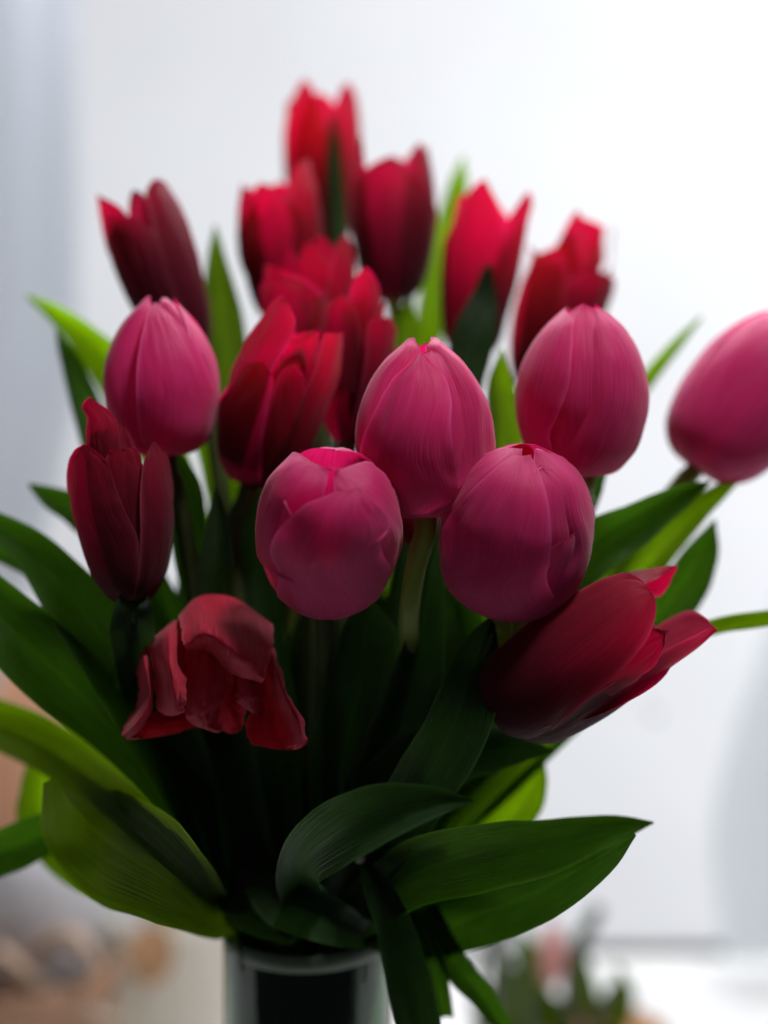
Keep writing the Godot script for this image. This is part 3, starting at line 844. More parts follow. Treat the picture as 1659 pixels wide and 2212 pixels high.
func make_red_tulips() -> void:
	var g := "red tulips in the bouquet"
	var sharp := {"pw": 1.6, "qw": 0.85}
	var F := frame([695, 560, 0.585], [690, 180, 0.585], 80, CUP)
	var o := tulip("topmost red tulip, far back and blurred, with a green strip beside it", g, F, [
		{"th": -50, "w": 66, "l": 1.0, "r": 1.0, "seed": 201, "curl": -0.3}, {"th": 55, "w": 52, "l": 0.97, "r": 1.02, "seed": 203, "open": 0.1}, {"th": 180, "w": 62, "l": 0.95, "r": 1.0, "seed": 206},
		{"th": 110, "w": 55, "l": 0.98, "r": 1.0, "seed": 209, "open": 0.12}, {"th": 0, "w": 55, "l": 0.9, "r": 0.9, "seed": 211}, {"th": 240, "w": 58, "l": 0.95, "r": 0.95, "seed": 214}],
		reds(), mats.stem)
	leaf(o, [[718, 252, 0.565, 5, 0], [722, 330, 0.565, 14, 0], [726, 420, 0.565, 17, 0], [730, 520, 0.565, 17, 0], [735, 800, 0.55, 22, 0], [720, 1400, 0.50, 30, 0]], "leaf_dark")
	leaf(o, [[560, 900, 0.55, 20, 0], [560, 1200, 0.53, 60, 0], [590, 1600, 0.51, 60, 0]], "leaf_dark")  # filler leaf added to block the light from behind

	F = frame([612, 700, 0.525], [602, 375, 0.525], 92, CUP)
	o = tulip("red tulip left of the tall back row with two blurred pointed tips", g, F, [
		{"rows": [[580, 690, 640, 700], [545, 620, 660, 640], [528, 540, 668, 560], [532, 470, 668, 500], [545, 420, 662, 465], [558, 400, 620, 425], [566, 395, 575, 398]], "r": 1.0, "seed": 221}, {"rows": [[570, 690, 600, 690], [535, 600, 590, 610], [518, 520, 570, 530], [514, 460, 560, 460], [515, 420, 548, 425], [518, 396, 525, 398]], "r": 0.97, "wl": 20, "seed": 223}, {"rows": [[610, 690, 670, 680], [630, 600, 700, 590], [635, 520, 704, 510], [625, 450, 695, 440], [620, 405, 683, 400], [635, 365, 668, 365], [652, 348, 658, 348]], "r": 0.95, "wr": 12, "seed": 226},
		{"th": 180, "w": 60, "l": 1.0, "r": 0.9, "seed": 229}, {"th": 130, "w": 60, "l": 1.08, "r": 0.8, "seed": 230}, {"th": 240, "w": 58, "l": 0.95, "r": 0.9, "seed": 232}],
		reds(), mats.stem)
	leaf(o, [[465, 487, 0.525, 2, 0], [468, 560, 0.525, 20, 0], [478, 680, 0.52, 42, 10], [490, 800, 0.515, 47, 10], [510, 950, 0.51, 44, 0], [560, 1400, 0.495, 40, 0]], "leaf_olive", 0.15)
	leaf(o, [[640, 1000, 0.53, 20, 0], [660, 1200, 0.52, 60, 0], [680, 1600, 0.50, 60, 0]], "leaf_dark")  # another added filler, stops window light in the core

	F = frame([850, 652, 0.535], [850, 318, 0.535], 91, CUP)
	o = tulip("wide shade-darkened red tulip in the back row with one broad front petal", g, F, [
		{"rows": [[800, 640, 890, 655], [770, 590, 920, 620], [755, 520, 937, 540], [752, 460, 936, 470], [760, 410, 922, 425], [790, 375, 895, 385], [820, 350, 865, 358], [842, 338, 848, 338]], "r": 1.03, "wl": 15, "wr": 15, "seed": 241}, {"th": 82, "w": 50, "l": 1.0, "r": 1.0, "seed": 243}, {"th": -85, "w": 52, "l": 1.06, "r": 0.95, "seed": 246},
		{"th": 180, "w": 60, "l": 1.0, "r": 0.9, "seed": 249}, {"th": 60, "w": 50, "l": 1.0, "r": 0.9, "seed": 251}, {"th": 130, "w": 55, "l": 1.02, "r": 0.8, "seed": 253}],
		shaded_reds(), mats.stem)
	leaf(o, [[1000, 338, 0.60, 2, 0], [990, 400, 0.60, 20, 0], [972, 480, 0.595, 27, 0], [945, 580, 0.59, 28, 0], [900, 900, 0.56, 36, 0], [840, 1300, 0.53, 40, 0]], "leaf_bright")
	leaf(o, [[888, 640, 0.52, 4, 0], [874, 700, 0.52, 24, 0], [858, 800, 0.515, 36, 0], [840, 1100, 0.51, 50, 0], [800, 1500, 0.50, 50, 0]], "leaf_bright")

	F = frame([1012, 780, 0.53], [1072, 400, 0.53], 88, CUP)
	o = tulip("red tulip in the back row with its right petal splayed outwards", g, F, [
		{"rows": [[990, 775, 1040, 780], [955, 710, 1070, 730], [942, 630, 1088, 650], [955, 560, 1090, 570], [985, 490, 1090, 500], [1012, 430, 1080, 450], [1035, 398, 1062, 412], [1046, 388, 1050, 388]], "r": 1.02, "wl": 10, "seed": 261}, {"rows": [[1030, 775, 1060, 770], [1060, 720, 1090, 700], [1075, 640, 1105, 620], [1085, 560, 1115, 540], [1092, 490, 1130, 470], [1110, 450, 1143, 435], [1134, 417, 1142, 416]], "r": 1.0, "open": 0.2, "wr": 10, "seed": 263}, {"th": -110, "w": 55, "l": 0.95, "r": 0.95, "seed": 266},
		{"th": 180, "w": 60, "l": 0.95, "r": 0.9, "seed": 269}, {"th": 60, "w": 50, "l": 0.9, "r": 0.9, "seed": 271}, {"th": 125, "w": 55, "l": 0.9, "r": 0.9, "seed": 273}],
		reds(), mats.stem)
	leaf(o, [[1055, 572, 0.505, 8, 0], [1046, 640, 0.505, 26, 0], [1026, 720, 0.50, 44, 0], [1002, 810, 0.50, 48, 0], [950, 1000, 0.495, 48, 0], [860, 1400, 0.485, 48, 0]], "leaf_dark")

	F = frame([1150, 850, 0.535], [1252, 490, 0.54], 96, CUP)
	o = tulip("ruffled bright red tulip at upper right, blurred behind a pink one", g, F, [
		{"rows": [[1115, 840, 1160, 845], [1112, 760, 1190, 780], [1125, 690, 1200, 700], [1140, 610, 1215, 620], [1147, 570, 1222, 580], [1151, 548, 1195, 565], [1155, 535, 1162, 538]], "r": 1.0, "seed": 281}, {"rows": [[1170, 840, 1220, 840], [1200, 780, 1290, 760], [1212, 710, 1325, 690], [1215, 650, 1338, 640], [1222, 615, 1335, 610], [1250, 595, 1305, 590], [1280, 585, 1290, 585]], "r": 1.08, "seed": 283}, {"th": -15, "w": 48, "l": 0.9, "r": 0.7, "seed": 284, "rag": 0.1},
		{"rows": [[1180, 800, 1240, 800], [1185, 700, 1270, 700], [1190, 600, 1290, 600], [1195, 560, 1297, 540], [1210, 510, 1290, 500], [1235, 470, 1265, 475], [1247, 456, 1251, 457]], "r": 0.7, "seed": 286, "lump": 0.06}, {"rows": [[1240, 780, 1290, 770], [1280, 680, 1330, 660], [1300, 600, 1338, 590], [1310, 540, 1343, 530], [1325, 505, 1343, 500], [1337, 488, 1341, 488]], "r": 0.95, "seed": 288}, {"th": 210, "w": 60, "l": 0.9, "r": 0.7, "seed": 290}, {"th": -30, "w": 50, "l": 0.8, "r": 0.95, "seed": 294}, {"th": 85, "w": 50, "l": 0.84, "r": 0.98, "seed": 296}, {"th": 60, "w": 50, "l": 0.95, "r": 0.55, "seed": 292, "rag": 0.12}],
		reds(), mats.stem)
	leaf(o, [[1515, 685, 0.53, 3, 0], [1452, 755, 0.525, 13, 0], [1385, 838, 0.52, 18, 0], [1290, 970, 0.51, 30, 0], [1100, 1350, 0.49, 40, 0]], "leaf_bright")
	leaf(o, [[1000, 1050, 0.51, 20, 0], [980, 1250, 0.505, 60, 0], [900, 1600, 0.50, 60, 0]], "leaf_dark")  # added filler leaf, keeps the right of the core dark

	F = frame([418, 770, 0.49], [288, 420, 0.49], 92, CUP)
	o = tulip("shade-darkened red tulip at upper left, tilted left above a pink one", g, F, [
		{"rows": [[390, 770, 425, 772], [300, 740, 390, 735], [245, 670, 350, 660], [228, 600, 310, 600], [232, 540, 285, 540], [240, 505, 275, 505], [255, 490, 262, 490]], "r": 1.0, "wl": 16, "seed": 301}, {"rows": [[425, 770, 455, 765], [400, 720, 450, 720], [370, 630, 432, 632], [345, 540, 405, 545], [325, 470, 383, 470], [316, 420, 368, 420], [325, 396, 350, 395], [333, 387, 338, 387]], "r": 1.0, "wr": 20, "tl": 0.1, "seed": 303}, {"rows": [[400, 760, 430, 770], [330, 700, 380, 690], [265, 620, 320, 610], [235, 550, 290, 545], [222, 495, 280, 490], [214, 450, 268, 455], [211, 422, 235, 432], [211, 418, 215, 420]], "r": 0.95, "open": 0.05, "seed": 306},
		{"rows": [[405, 765, 430, 768], [350, 690, 410, 690], [310, 600, 370, 600], [285, 530, 348, 530], [275, 495, 325, 495], [280, 475, 310, 478], [291, 470, 297, 470]], "r": 1.05, "pillow": 0.08, "seed": 308}, {"th": 180, "w": 55, "l": 0.93, "r": 0.8, "seed": 310}, {"th": 110, "w": 52, "l": 1.05, "r": 0.9, "seed": 312}, {"th": -45, "w": 44, "l": 0.93, "r": 0.8, "seed": 315}, {"th": 5, "w": 46, "l": 0.97, "r": 0.72, "seed": 317, "rag": 0.08}, {"th": 40, "w": 44, "l": 0.96, "r": 0.6, "seed": 319, "rag": 0.1}],
		shaded_reds(), mats.stem_dark)
	leaf(o, [[62, 1046, 0.475, 3, 0], [112, 1076, 0.475, 24, 0], [175, 1112, 0.475, 34, 0], [300, 1230, 0.47, 45, 0], [470, 1600, 0.47, 40, 0]], "leaf")
	leaf(o, [[430, 950, 0.49, 10, 0], [470, 1035, 0.49, 30, 0], [500, 1150, 0.49, 40, 0], [560, 1500, 0.485, 45, 0]], "leaf_bright")

	F = frame([690, 790, 0.505], [684, 500, 0.505], 84, CUP)
	o = tulip("small ruffled red tulip in the middle of the red cluster", g, F, [
		{"th": 60, "w": 50, "l": 0.95, "r": 1.0, "seed": 321}, {"th": -70, "w": 55, "l": 0.9, "r": 1.0, "seed": 323}, {"th": -10, "w": 45, "l": 0.88, "r": 0.75, "seed": 325, "rag": 0.1},
		{"th": 180, "w": 60, "l": 1.02, "r": 0.75, "seed": 327}, {"th": -120, "w": 55, "l": 1.0, "r": 0.7, "seed": 329, "curl": -0.3}, {"th": 120, "w": 52, "l": 0.95, "r": 0.9, "seed": 331}],
		reds(), mats.stem_dark)

	F = frame([655, 880, 0.485], [632, 580, 0.485], 74, CUP)
	o = tulip("red tulip with a split rounded petal, behind the open front one", g, F, [
		{"rows": [[600, 850, 680, 860], [585, 780, 690, 790], [575, 700, 697, 720], [572, 640, 699, 660], [572, 605, 688, 635], [572, 582, 645, 598], [573, 572, 590, 574]], "r": 1.0, "seed": 341, "lump": 0.05}, {"th": 65, "w": 55, "l": 0.84, "r": 1.0, "seed": 343}, {"th": 180, "w": 60, "l": 0.9, "r": 0.9, "seed": 346}, {"th": 115, "w": 55, "l": 0.8, "r": 0.9, "seed": 348}, {"th": 240, "w": 55, "l": 0.95, "r": 0.9, "seed": 350}],
		reds(), mats.stem_dark)

	F = frame([752, 960, 0.465], [778, 600, 0.465], 82, CUP)
	o = tulip("red tulip left of the middle pink one, rolled inner petals showing", g, F, [
		{"rows": [[715, 850, 775, 850], [706, 760, 780, 760], [704, 700, 776, 700], [708, 665, 768, 668], [722, 648, 755, 648], [738, 643, 744, 643]], "r": 0.8, "pillow": 0.1, "seed": 361}, {"rows": [[750, 955, 790, 955], [770, 880, 835, 870], [785, 790, 850, 780], [790, 730, 850, 730], [795, 695, 845, 700], [812, 682, 835, 686]], "r": 1.02, "wr": 15, "seed": 363}, {"th": -80, "w": 55, "l": 0.72, "r": 1.0, "seed": 365},
		{"rows": [[750, 900, 840, 900], [750, 800, 845, 800], [752, 700, 836, 700], [755, 640, 822, 640], [768, 600, 808, 602], [786, 578, 792, 578]], "r": 0.6, "seed": 367}, {"th": 100, "w": 50, "l": 0.9, "r": 0.72, "seed": 369}, {"th": 220, "w": 52, "l": 0.92, "r": 0.7, "seed": 371}, {"th": 10, "w": 40, "l": 0.93, "r": 0.42, "seed": 373, "rag": 0.15}, {"th": 60, "w": 40, "l": 0.95, "r": 0.4, "seed": 375, "rag": 0.15}],
		reds(), mats.stem_dark)

	F = frame([540, 1052, 0.445], [655, 715, 0.44], 108, CUP)
	o = tulip("large open red tulip left of centre with ragged inner petals", g, F, [
		{"rows": [[470, 960, 520, 1000], [465, 900, 540, 930], [480, 845, 565, 860], [515, 785, 590, 800], [555, 718, 620, 745], [585, 672, 640, 700], [600, 650, 628, 665], [609, 640, 614, 641]], "r": 1.0, "wl": 10, "open": 0.1, "seed": 381}, {"rows": [[490, 1040, 560, 1055], [462, 990, 565, 1010], [460, 945, 568, 945], [475, 900, 580, 880], [500, 850, 590, 835], [528, 805, 588, 812], [548, 785, 575, 790], [560, 780, 568, 783]], "r": 1.12, "wl": 10, "seed": 383}, {"rows": [[570, 1055, 620, 1040], [590, 1000, 670, 980], [625, 930, 690, 925], [650, 860, 718, 838], [675, 800, 740, 775], [690, 750, 747, 745], [697, 725, 747, 725], [705, 718, 744, 717]], "r": 0.98, "wr": 8, "seed": 385},
		{"rows": [[540, 1055, 620, 1050], [555, 990, 640, 980], [570, 930, 650, 920], [585, 870, 655, 860], [600, 820, 655, 820], [612, 800, 648, 800], [630, 787, 643, 786]], "r": 0.95, "seed": 387, "lump": 0.04}, {"th": 5, "w": 40, "l": 0.88, "r": 0.66, "seed": 389, "rag": 0.16}, {"rows": [[590, 900, 680, 900], [600, 830, 685, 830], [605, 780, 688, 780], [620, 745, 688, 745], [645, 722, 686, 722], [670, 715, 680, 715]], "r": 0.6, "seed": 391, "lump": 0.06}, {"th": -45, "w": 40, "l": 0.92, "r": 0.55, "seed": 393, "rag": 0.16},
		{"th": 150, "w": 55, "l": 0.97, "r": 0.9, "seed": 395, "rag": 0.06}, {"th": 200, "w": 55, "l": 1.0, "r": 0.85, "seed": 397}],
		reds(), mats.stem_dark, [[500, 1180, 0.455], [530, 1500, 0.46]])
	leaf(o, [[466, 1050, 0.43, 3, 0], [470, 1120, 0.43, 22, 0], [466, 1220, 0.43, 38, 0], [462, 1330, 0.435, 44, 0], [490, 1550, 0.44, 46, 0]], "leaf_dark", 0.4)

	F = frame([288, 1302, 0.412], [240, 862, 0.412], 107, CUP)
	F.drop = 0.005
	o = tulip("shade-darkened red tulip at left in front, below the left pink one", g, F, [
		{"rows": [[240, 1300, 296, 1302], [205, 1280, 304, 1270], [178, 1235, 304, 1215], [163, 1170, 297, 1158], [158, 1100, 270, 1105], [160, 1050, 251, 1050], [165, 1003, 235, 1002], [173, 973, 210, 977], [181, 960, 188, 960]], "r": 0.99, "wl": 26, "seed": 401}, {"rows": [[285, 1302, 315, 1298], [290, 1280, 350, 1262], [300, 1225, 378, 1222], [302, 1160, 385, 1175], [301, 1105, 373, 1110], [300, 1060, 360, 1060], [304, 1015, 350, 1010], [312, 985, 344, 975], [326, 957, 334, 957]], "r": 1.0, "wr": 26, "seed": 403}, {"rows": [[260, 1302, 310, 1302], [240, 1250, 315, 1250], [235, 1180, 320, 1180], [230, 1100, 320, 1100], [228, 1040, 315, 1040], [228, 1000, 305, 1000], [235, 978, 298, 975], [250, 973, 290, 968], [268, 970, 280, 968]], "r": 0.93, "seed": 405},
		{"th": 180, "w": 55, "l": 0.8, "r": 0.8, "seed": 407}, {"rows": [[260, 1290, 300, 1290], [230, 1200, 290, 1200], [205, 1100, 275, 1100], [194, 1030, 265, 1030], [189, 970, 260, 970], [188, 930, 258, 930], [189, 900, 250, 905], [191, 878, 228, 880], [195, 858, 198, 858]], "r": 0.75, "seed": 409}, {"rows": [[265, 1200, 300, 1200], [250, 1100, 300, 1100], [240, 1030, 298, 1030], [236, 985, 292, 980], [240, 955, 285, 950], [250, 930, 277, 930], [262, 911, 267, 911]], "r": 0.62, "seed": 411, "lump": 0.05}, {"rows": [[240, 1200, 280, 1200], [215, 1100, 270, 1100], [205, 1030, 262, 1030], [200, 980, 255, 980], [198, 945, 248, 945], [205, 930, 240, 928], [218, 924, 232, 924]], "r": 0.7, "seed": 413, "lump": 0.06}, {"th": 105, "w": 50, "l": 0.8, "r": 0.85, "seed": 415}],
		shaded_reds(), mats.stem_dark, [[300, 1350, 0.432], [320, 1420, 0.448], [420, 1640, 0.458]])
	leaf(o, [[296, 1262, 0.412, 6, 0], [288, 1320, 0.405, 42, 0], [290, 1390, 0.415, 50, 0], [330, 1500, 0.44, 55, 0], [440, 1660, 0.445, 60, 0]], "leaf_dark", 0.3)
	leaf(o, [[-60, 1105, 0.45, 20, 0], [60, 1180, 0.45, 40, 0], [150, 1285, 0.437, 60, 0], [240, 1405, 0.43, 82, 10], [330, 1560, 0.432, 78, 10], [470, 1830, 0.455, 50, 0]], "leaf", 0.35)
	leaf(o, [[-60, 1183, 0.47, 14, 0], [30, 1206, 0.47, 22, 0], [130, 1270, 0.47, 30, 0], [300, 1480, 0.465, 40, 0]], "leaf")
	leaf(o, [[-140, 1210, 0.43, 50, 0], [0, 1335, 0.43, 72, 0], [110, 1440, 0.43, 78, 0], [210, 1540, 0.435, 66, 0], [330, 1670, 0.44, 52, 0], [480, 1850, 0.455, 42, 0]], "leaf", 0.3)

	F = frame([1052, 1535, 0.405], [1450, 1315, 0.395], 128, CUP)
	F.drop = 0.006
	o = tulip("long shade-darkened red tulip lying towards the right with a splayed lower petal", g, F, [
		{"rows": [[1022, 1490, 1085, 1590], [1035, 1435, 1140, 1608], [1098, 1388, 1190, 1580], [1160, 1350, 1250, 1525], [1231, 1306, 1335, 1455], [1300, 1270, 1390, 1392], [1350, 1250, 1414, 1340], [1385, 1258, 1418, 1305], [1408, 1284, 1412, 1288]], "r": 1.06, "wl": 12, "seed": 421}, {"rails": [[[1085, 1560, 0.395], [1100, 1590, 0.405], [1090, 1560, 0.42]], [[1180, 1570, 0.388], [1190, 1606, 0.402], [1190, 1540, 0.42]], [[1270, 1510, 0.387], [1290, 1560, 0.402], [1290, 1450, 0.425]], [[1349, 1458, 0.388], [1370, 1505, 0.402], [1380, 1385, 0.428]], [[1420, 1412, 0.390], [1440, 1447, 0.402], [1440, 1340, 0.425]], [[1490, 1378, 0.392], [1505, 1400, 0.40], [1490, 1318, 0.415]], [[1535, 1355, 0.395], [1540, 1370, 0.398], [1525, 1335, 0.405]], [[1549, 1360, 0.397], [1550, 1362, 0.397], [1549, 1360, 0.398]]]}, {"rails": [[[1060, 1430, 0.405], [1060, 1410, 0.415], [1070, 1420, 0.425]], [[1231, 1320, 0.400], [1231, 1298, 0.412], [1240, 1320, 0.425]], [[1320, 1275, 0.400], [1345, 1240, 0.412], [1350, 1270, 0.425]], [[1390, 1262, 0.402], [1400, 1230, 0.412], [1412, 1290, 0.422]], [[1435, 1240, 0.406], [1440, 1224, 0.411], [1440, 1275, 0.418]], [[1463, 1222, 0.41], [1465, 1221, 0.411], [1464, 1224, 0.412]]]},
		{"th": 180, "w": 55, "l": 0.85, "r": 0.9, "seed": 427}, {"th": 25, "w": 50, "l": 0.93, "r": 0.78, "seed": 429, "rag": 0.06}, {"th": 130, "w": 55, "l": 0.9, "r": 0.95, "open": 0.0, "seed": 431}, {"th": -40, "w": 46, "l": 0.94, "r": 0.75, "seed": 433, "rag": 0.08}],
		shaded_reds(), mats.stem_dark, [[1010, 1575, 0.427], [920, 1680, 0.447]])
	leaf(o, [[1064, 1332, 0.412, 4, 0], [1030, 1420, 0.405, 46, 10], [985, 1560, 0.396, 70, 10], [900, 1720, 0.41, 66, 0]], "leaf_dark", 0.3)
	leaf(o, [[1195, 1622, 0.43, 3, 0], [1100, 1618, 0.43, 36, 0], [990, 1622, 0.422, 58, 10], [880, 1660, 0.425, 64, 0], [780, 1780, 0.45, 52, 0]], "leaf_dark", 0.3)
	leaf(o, [[1780, 1318, 0.44, 12, 0], [1640, 1338, 0.44, 18, 0], [1540, 1355, 0.44, 17, 0], [1400, 1410, 0.445, 20, 0], [1100, 1650, 0.46, 30, 0]], "leaf_bright")
	leaf(o, [[1412, 1777, 0.36, 2, 0], [1300, 1792, 0.36, 38, 15], [1180, 1818, 0.37, 60, 15], [1050, 1842, 0.385, 72, 10], [900, 1885, 0.415, 66, 0], [770, 1970, 0.455, 45, 0]], "leaf", 0.35)
	leaf(o, [[1372, 1802, 0.395, 4, 0], [1275, 1862, 0.395, 48, 0], [1150, 1930, 0.41, 66, 0], [1000, 1985, 0.455, 66, 0], [850, 2025, 0.46, 48, 0]], "leaf", 0.3)
	leaf(o, [[1172, 1636, 0.47, 4, 0], [1150, 1690, 0.47, 36, 0], [1110, 1750, 0.47, 50, 0], [980, 1900, 0.47, 50, 0]], "leaf_bright")

	F = frame([905, 1178, 0.46], [885, 930, 0.47], 62, CUP)
	o = tulip("mostly hidden red tulip behind the middle pink one", g, F, [
		{"th": 0, "w": 62, "seed": 441}, {"th": 120, "w": 62, "seed": 443}, {"th": 240, "w": 62, "seed": 445}, {"th": 60, "w": 55, "r": 0.9, "seed": 446}, {"th": 180, "w": 55, "r": 0.9, "seed": 447}, {"th": 300, "w": 55, "r": 0.9, "seed": 449}],
		reds(), mats.stem_dark)
	leaf(o, [[760, 1150, 0.50, 20, 0], [780, 1350, 0.495, 60, 0], [760, 1650, 0.49, 60, 0]], "leaf_dark")  # from here on filler leaves, added to block light behind the core
	leaf(o, [[420, 1180, 0.51, 20, 0], [440, 1350, 0.50, 60, 0], [520, 1700, 0.49, 70, 0]], "leaf_dark")
	leaf(o, [[330, 1500, 0.50, 30, 0], [420, 1680, 0.495, 70, 0], [530, 1880, 0.485, 60, 0]], "leaf_dark")
	leaf(o, [[940, 1500, 0.50, 40, 0], [860, 1750, 0.49, 80, 0], [760, 1930, 0.485, 60, 0]], "leaf_dark")
	leaf(o, [[680, 1330, 0.50, 40, 0], [660, 1600, 0.50, 90, 0], [650, 1880, 0.495, 80, 0]], "leaf_dark")
	leaf(o, [[1120, 1250, 0.50, 20, 0], [1060, 1400, 0.495, 60, 0], [950, 1650, 0.49, 60, 0]], "leaf_dark")


func make_drooping_tulip() -> void:
	# the wilted flower nods towards the lens; its petals hang open, each along its own spine
	var o := thing("tulip", "wilted red tulip with drooping open petals, low at front left", "tulip", mouth + Vector3(0, -0.165, 0), "red tulips in the bouquet")
	var d := 0.40
	var set_ := [
		# added filler sheet, keeps the gaps between the petals dark
		[[[370, 1380, 26], [420, 1360, 30], [470, 1380, 30], [570, 1400, 28]], [[360, 1450, 24], [420, 1450, 26], [480, 1450, 28], [575, 1460, 22]], [[350, 1530, 18], [420, 1530, 22], [480, 1520, 24], [560, 1520, 18]]],
		# the hood: runs over the top and folds down at the front
		[[[400, 1345, 30], [450, 1330, 35], [520, 1340, 35], [580, 1370, 30]], [[388, 1328, 15], [430, 1288, 20], [505, 1291, 20], [588, 1348, 15]], [[392, 1360, -2], [445, 1325, 0], [515, 1345, -2], [592, 1385, 3]], [[398, 1393, -10], [450, 1368, -14], [520, 1415, -18], [575, 1450, -10]], [[402, 1402, -4], [450, 1402, -4], [505, 1452, -8], [566, 1474, -10]], [[405, 1405, 4], [450, 1410, 4], [500, 1455, 0], [560, 1470, -4]]],
		# left
		[[[375, 1342, 20], [383, 1338, 18], [390, 1345, 20]], [[335, 1372, 12], [365, 1368, -2], [393, 1380, 4]], [[323, 1412, 10], [362, 1415, -10], [399, 1430, -2]], [[333, 1465, 6], [370, 1465, -14], [401, 1480, -8]], [[338, 1510, 4], [372, 1508, -14], [402, 1510, -10]], [[342, 1535, 4], [372, 1540, -8], [398, 1530, -8]], [[360, 1546, 4], [378, 1546, -2], [394, 1540, -4]]],
		# far left, rolled
		[[[312, 1392, 25], [318, 1390, 20], [325, 1400, 25]], [[297, 1432, 22], [312, 1425, 6], [328, 1435, 12]], [[297, 1475, 20], [318, 1470, 0], [333, 1468, 8]], [[300, 1500, 18], [322, 1505, -4], [333, 1500, 6]], [[285, 1540, 14], [305, 1545, -6], [322, 1548, 4]], [[268, 1572, 8], [283, 1575, -6], [298, 1580, 2]], [[262, 1586, 2], [268, 1592, -2], [275, 1597, 2]]],
		# lower left
		[[[272, 1592, 4], [273, 1595, 3], [275, 1598, 4]], [[320, 1545, 12], [322, 1570, 12], [325, 1594, 6]], [[365, 1530, 15], [370, 1560, 16], [375, 1585, 10]], [[410, 1520, 18], [415, 1550, 20], [415, 1572, 14]], [[440, 1500, 20], [440, 1540, 22], [435, 1560, 20]]],
		# middle
		[[[402, 1400, 12], [450, 1390, 6], [505, 1430, 12]], [[404, 1450, 6], [452, 1450, -4], [505, 1470, 6]], [[402, 1500, 4], [448, 1505, -6], [494, 1505, 2]], [[402, 1540, 4], [440, 1545, -4], [474, 1540, 0]], [[415, 1565, 6], [445, 1572, -2], [478, 1575, -2]], [[440, 1572, 8], [455, 1580, 2], [470, 1584, 0]]],
		# floor of the flower
		[[[470, 1440, 24], [495, 1440, 28], [545, 1450, 24]], [[470, 1500, 20], [495, 1495, 24], [535, 1510, 20]], [[470, 1545, 12], [500, 1550, 16], [528, 1548, 12]], [[480, 1575, 8], [500, 1580, 10], [525, 1570, 8]], [[490, 1583, 7], [500, 1586, 8], [512, 1582, 7]]],
		# small inner one on the right
		[[[520, 1445, 8], [540, 1445, 0], [562, 1460, 8]], [[512, 1490, 2], [540, 1495, -8], [568, 1505, 0]], [[509, 1512, 2], [538, 1525, -6], [570, 1535, 0]], [[520, 1522, 4], [545, 1540, -2], [568, 1548, 2]]],
		# right, its outer rim rolled
		[[[560, 1410, 14], [572, 1400, 8], [580, 1390, 6], [588, 1395, 12]], [[560, 1475, 8], [580, 1470, 4], [597, 1450, -8], [606, 1445, 2]], [[545, 1530, 4], [580, 1520, 6], [612, 1500, -10], [620, 1498, 0]], [[530, 1565, 0], [580, 1560, 8], [632, 1540, -10], [645, 1535, 0]], [[536, 1592, -2], [590, 1595, 6], [645, 1575, -10], [660, 1568, -2]], [[545, 1606, -4], [595, 1612, 0], [645, 1605, -8], [662, 1600, -4]], [[552, 1610, -4], [595, 1618, -3], [640, 1619, -5], [658, 1612, -4]]],
	]
	for rows in set_:
		for row in rows:
			for q in row:
				q[2] = d + q[2] * 0.001
		part("petal", rails(rows, o.position, 0.0014, 26, 40), mats.wilted, o)
	var F := {"o": pt(478, 1395, d + 0.036), "y": (pt(478, 1330, d + 0.02) - pt(470, 1500, d + 0.05)).normalized()}
	F.y = Vector3(0, 0.3, 1).normalized()
	var r := 0.0034
	var m0 := mouth + Vector3(-0.012, 0, 0.012)
	part("stem", tube([F.o, pt(470, 1400, d + 0.05), pt(462, 1490, d + 0.058), pt(470, 1620, d + 0.055), pt(495, 1800, d + 0.06), m0, m0 + Vector3(0.01, -0.1, 0), m0 + Vector3(0.02, -0.16, -0.01)], [r, r * 1.1, r * 1.1, r * 1.1, r], o.position, 44), mats.stem_dark, o)
	# its leaves, and the low ones at front
	leaf(o, [[-90, 1535, 0.325, 46, 0], [60, 1592, 0.33, 54, 0], [175, 1665, 0.34, 50, 0], [295, 1765, 0.365, 40, 0], [400, 1872, 0.405, 28, 0], [470, 1950, 0.44, 18, 0]], "leaf_olive", 0.3)
	leaf(o, [[112, 1680, 0.36, 20, 0], [180, 1770, 0.355, 92, 0], [270, 1840, 0.365, 112, 0], [370, 1905, 0.40, 80, 0], [470, 1980, 0.45, 44, 0]], "leaf_olive", 0.2)
	leaf(o, [[130, 1560, 0.47, 6, 0], [225, 1640, 0.47, 34, 0], [310, 1710, 0.47, 40, 0], [400, 1800, 0.47, 34, 0]], "leaf_bright")
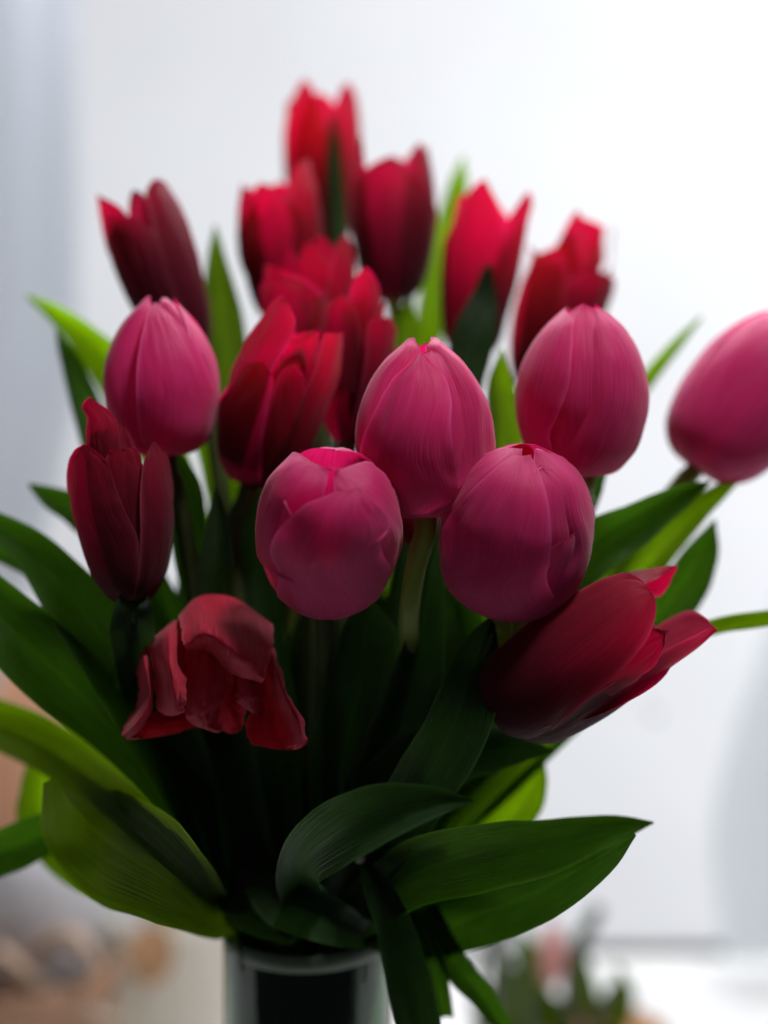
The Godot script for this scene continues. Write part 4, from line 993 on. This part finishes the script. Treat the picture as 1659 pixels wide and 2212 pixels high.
	leaf(o, [[90, 1635, 0.50, 26, 0], [90, 1700, 0.50, 46, 0], [100, 1790, 0.50, 50, 0], [220, 1900, 0.50, 40, 0]], "leaf_bright")
	leaf(o, [[-90, 1880, 0.46, 40, 0], [20, 1835, 0.46, 50, 0], [120, 1800, 0.46, 44, 0], [250, 1830, 0.46, 36, 0]], "leaf")
	leaf(o, [[1022, 1730, 0.365, 2, 0], [930, 1733, 0.365, 36, 0], [820, 1757, 0.37, 64, 0], [720, 1805, 0.38, 66, 0], [650, 1880, 0.405, 48, 0]], "leaf_dark", 0.35)
	leaf(o, [[545, 1905, 0.44, 24, 0], [610, 1950, 0.435, 50, 0], [700, 1985, 0.43, 48, 0], [790, 2020, 0.44, 26, 0]], "leaf_dark", 0.4, 0.1, false)
	leaf(o, [[470, 1880, 0.45, 30, 0], [540, 1950, 0.445, 55, 0], [620, 2000, 0.445, 40, 0]], "leaf_dark", 0.3)
	leaf(o, [[890, 1850, 0.45, 30, 0], [820, 1930, 0.45, 60, 0], [740, 1990, 0.455, 45, 0]], "leaf_dark", 0.3)
	leaf(o, [[778, 1855, 0.425, 3, 0], [815, 1920, 0.42, 30, 0], [850, 2000, 0.42, 40, 0], [880, 2110, 0.42, 48, 0], [915, 2260, 0.42, 46, 0]], "leaf_dark", 0.7, 0.05, false)
	for q in [[778, 1853, 0.424, 11], [843, 1902, 0.44, 10], [995, 1912, 0.45, 13]]:  # small pale balls at the leaf tips
		var ball := SphereMesh.new()
		ball.radius = q[3] * per_px(q[2])
		ball.height = ball.radius * 2.2
		ball.radial_segments = 16
		ball.rings = 8
		part("pale_ball", ball, mats.pale_ball, o).position = pt(q[0], q[1], q[2]) - o.position
	leaf(o, [[845, 1900, 0.45, 3, 0], [885, 1965, 0.45, 26, 0], [930, 2080, 0.45, 30, 0], [960, 2200, 0.45, 20, 0]], "leaf", 0.5, 0.05, false)
	leaf(o, [[925, 1960, 0.45, 22, 0], [980, 2080, 0.45, 30, 0], [1040, 2150, 0.45, 27, 0], [1110, 2250, 0.45, 14, 0]], "leaf", 0.4, 0.05, false)
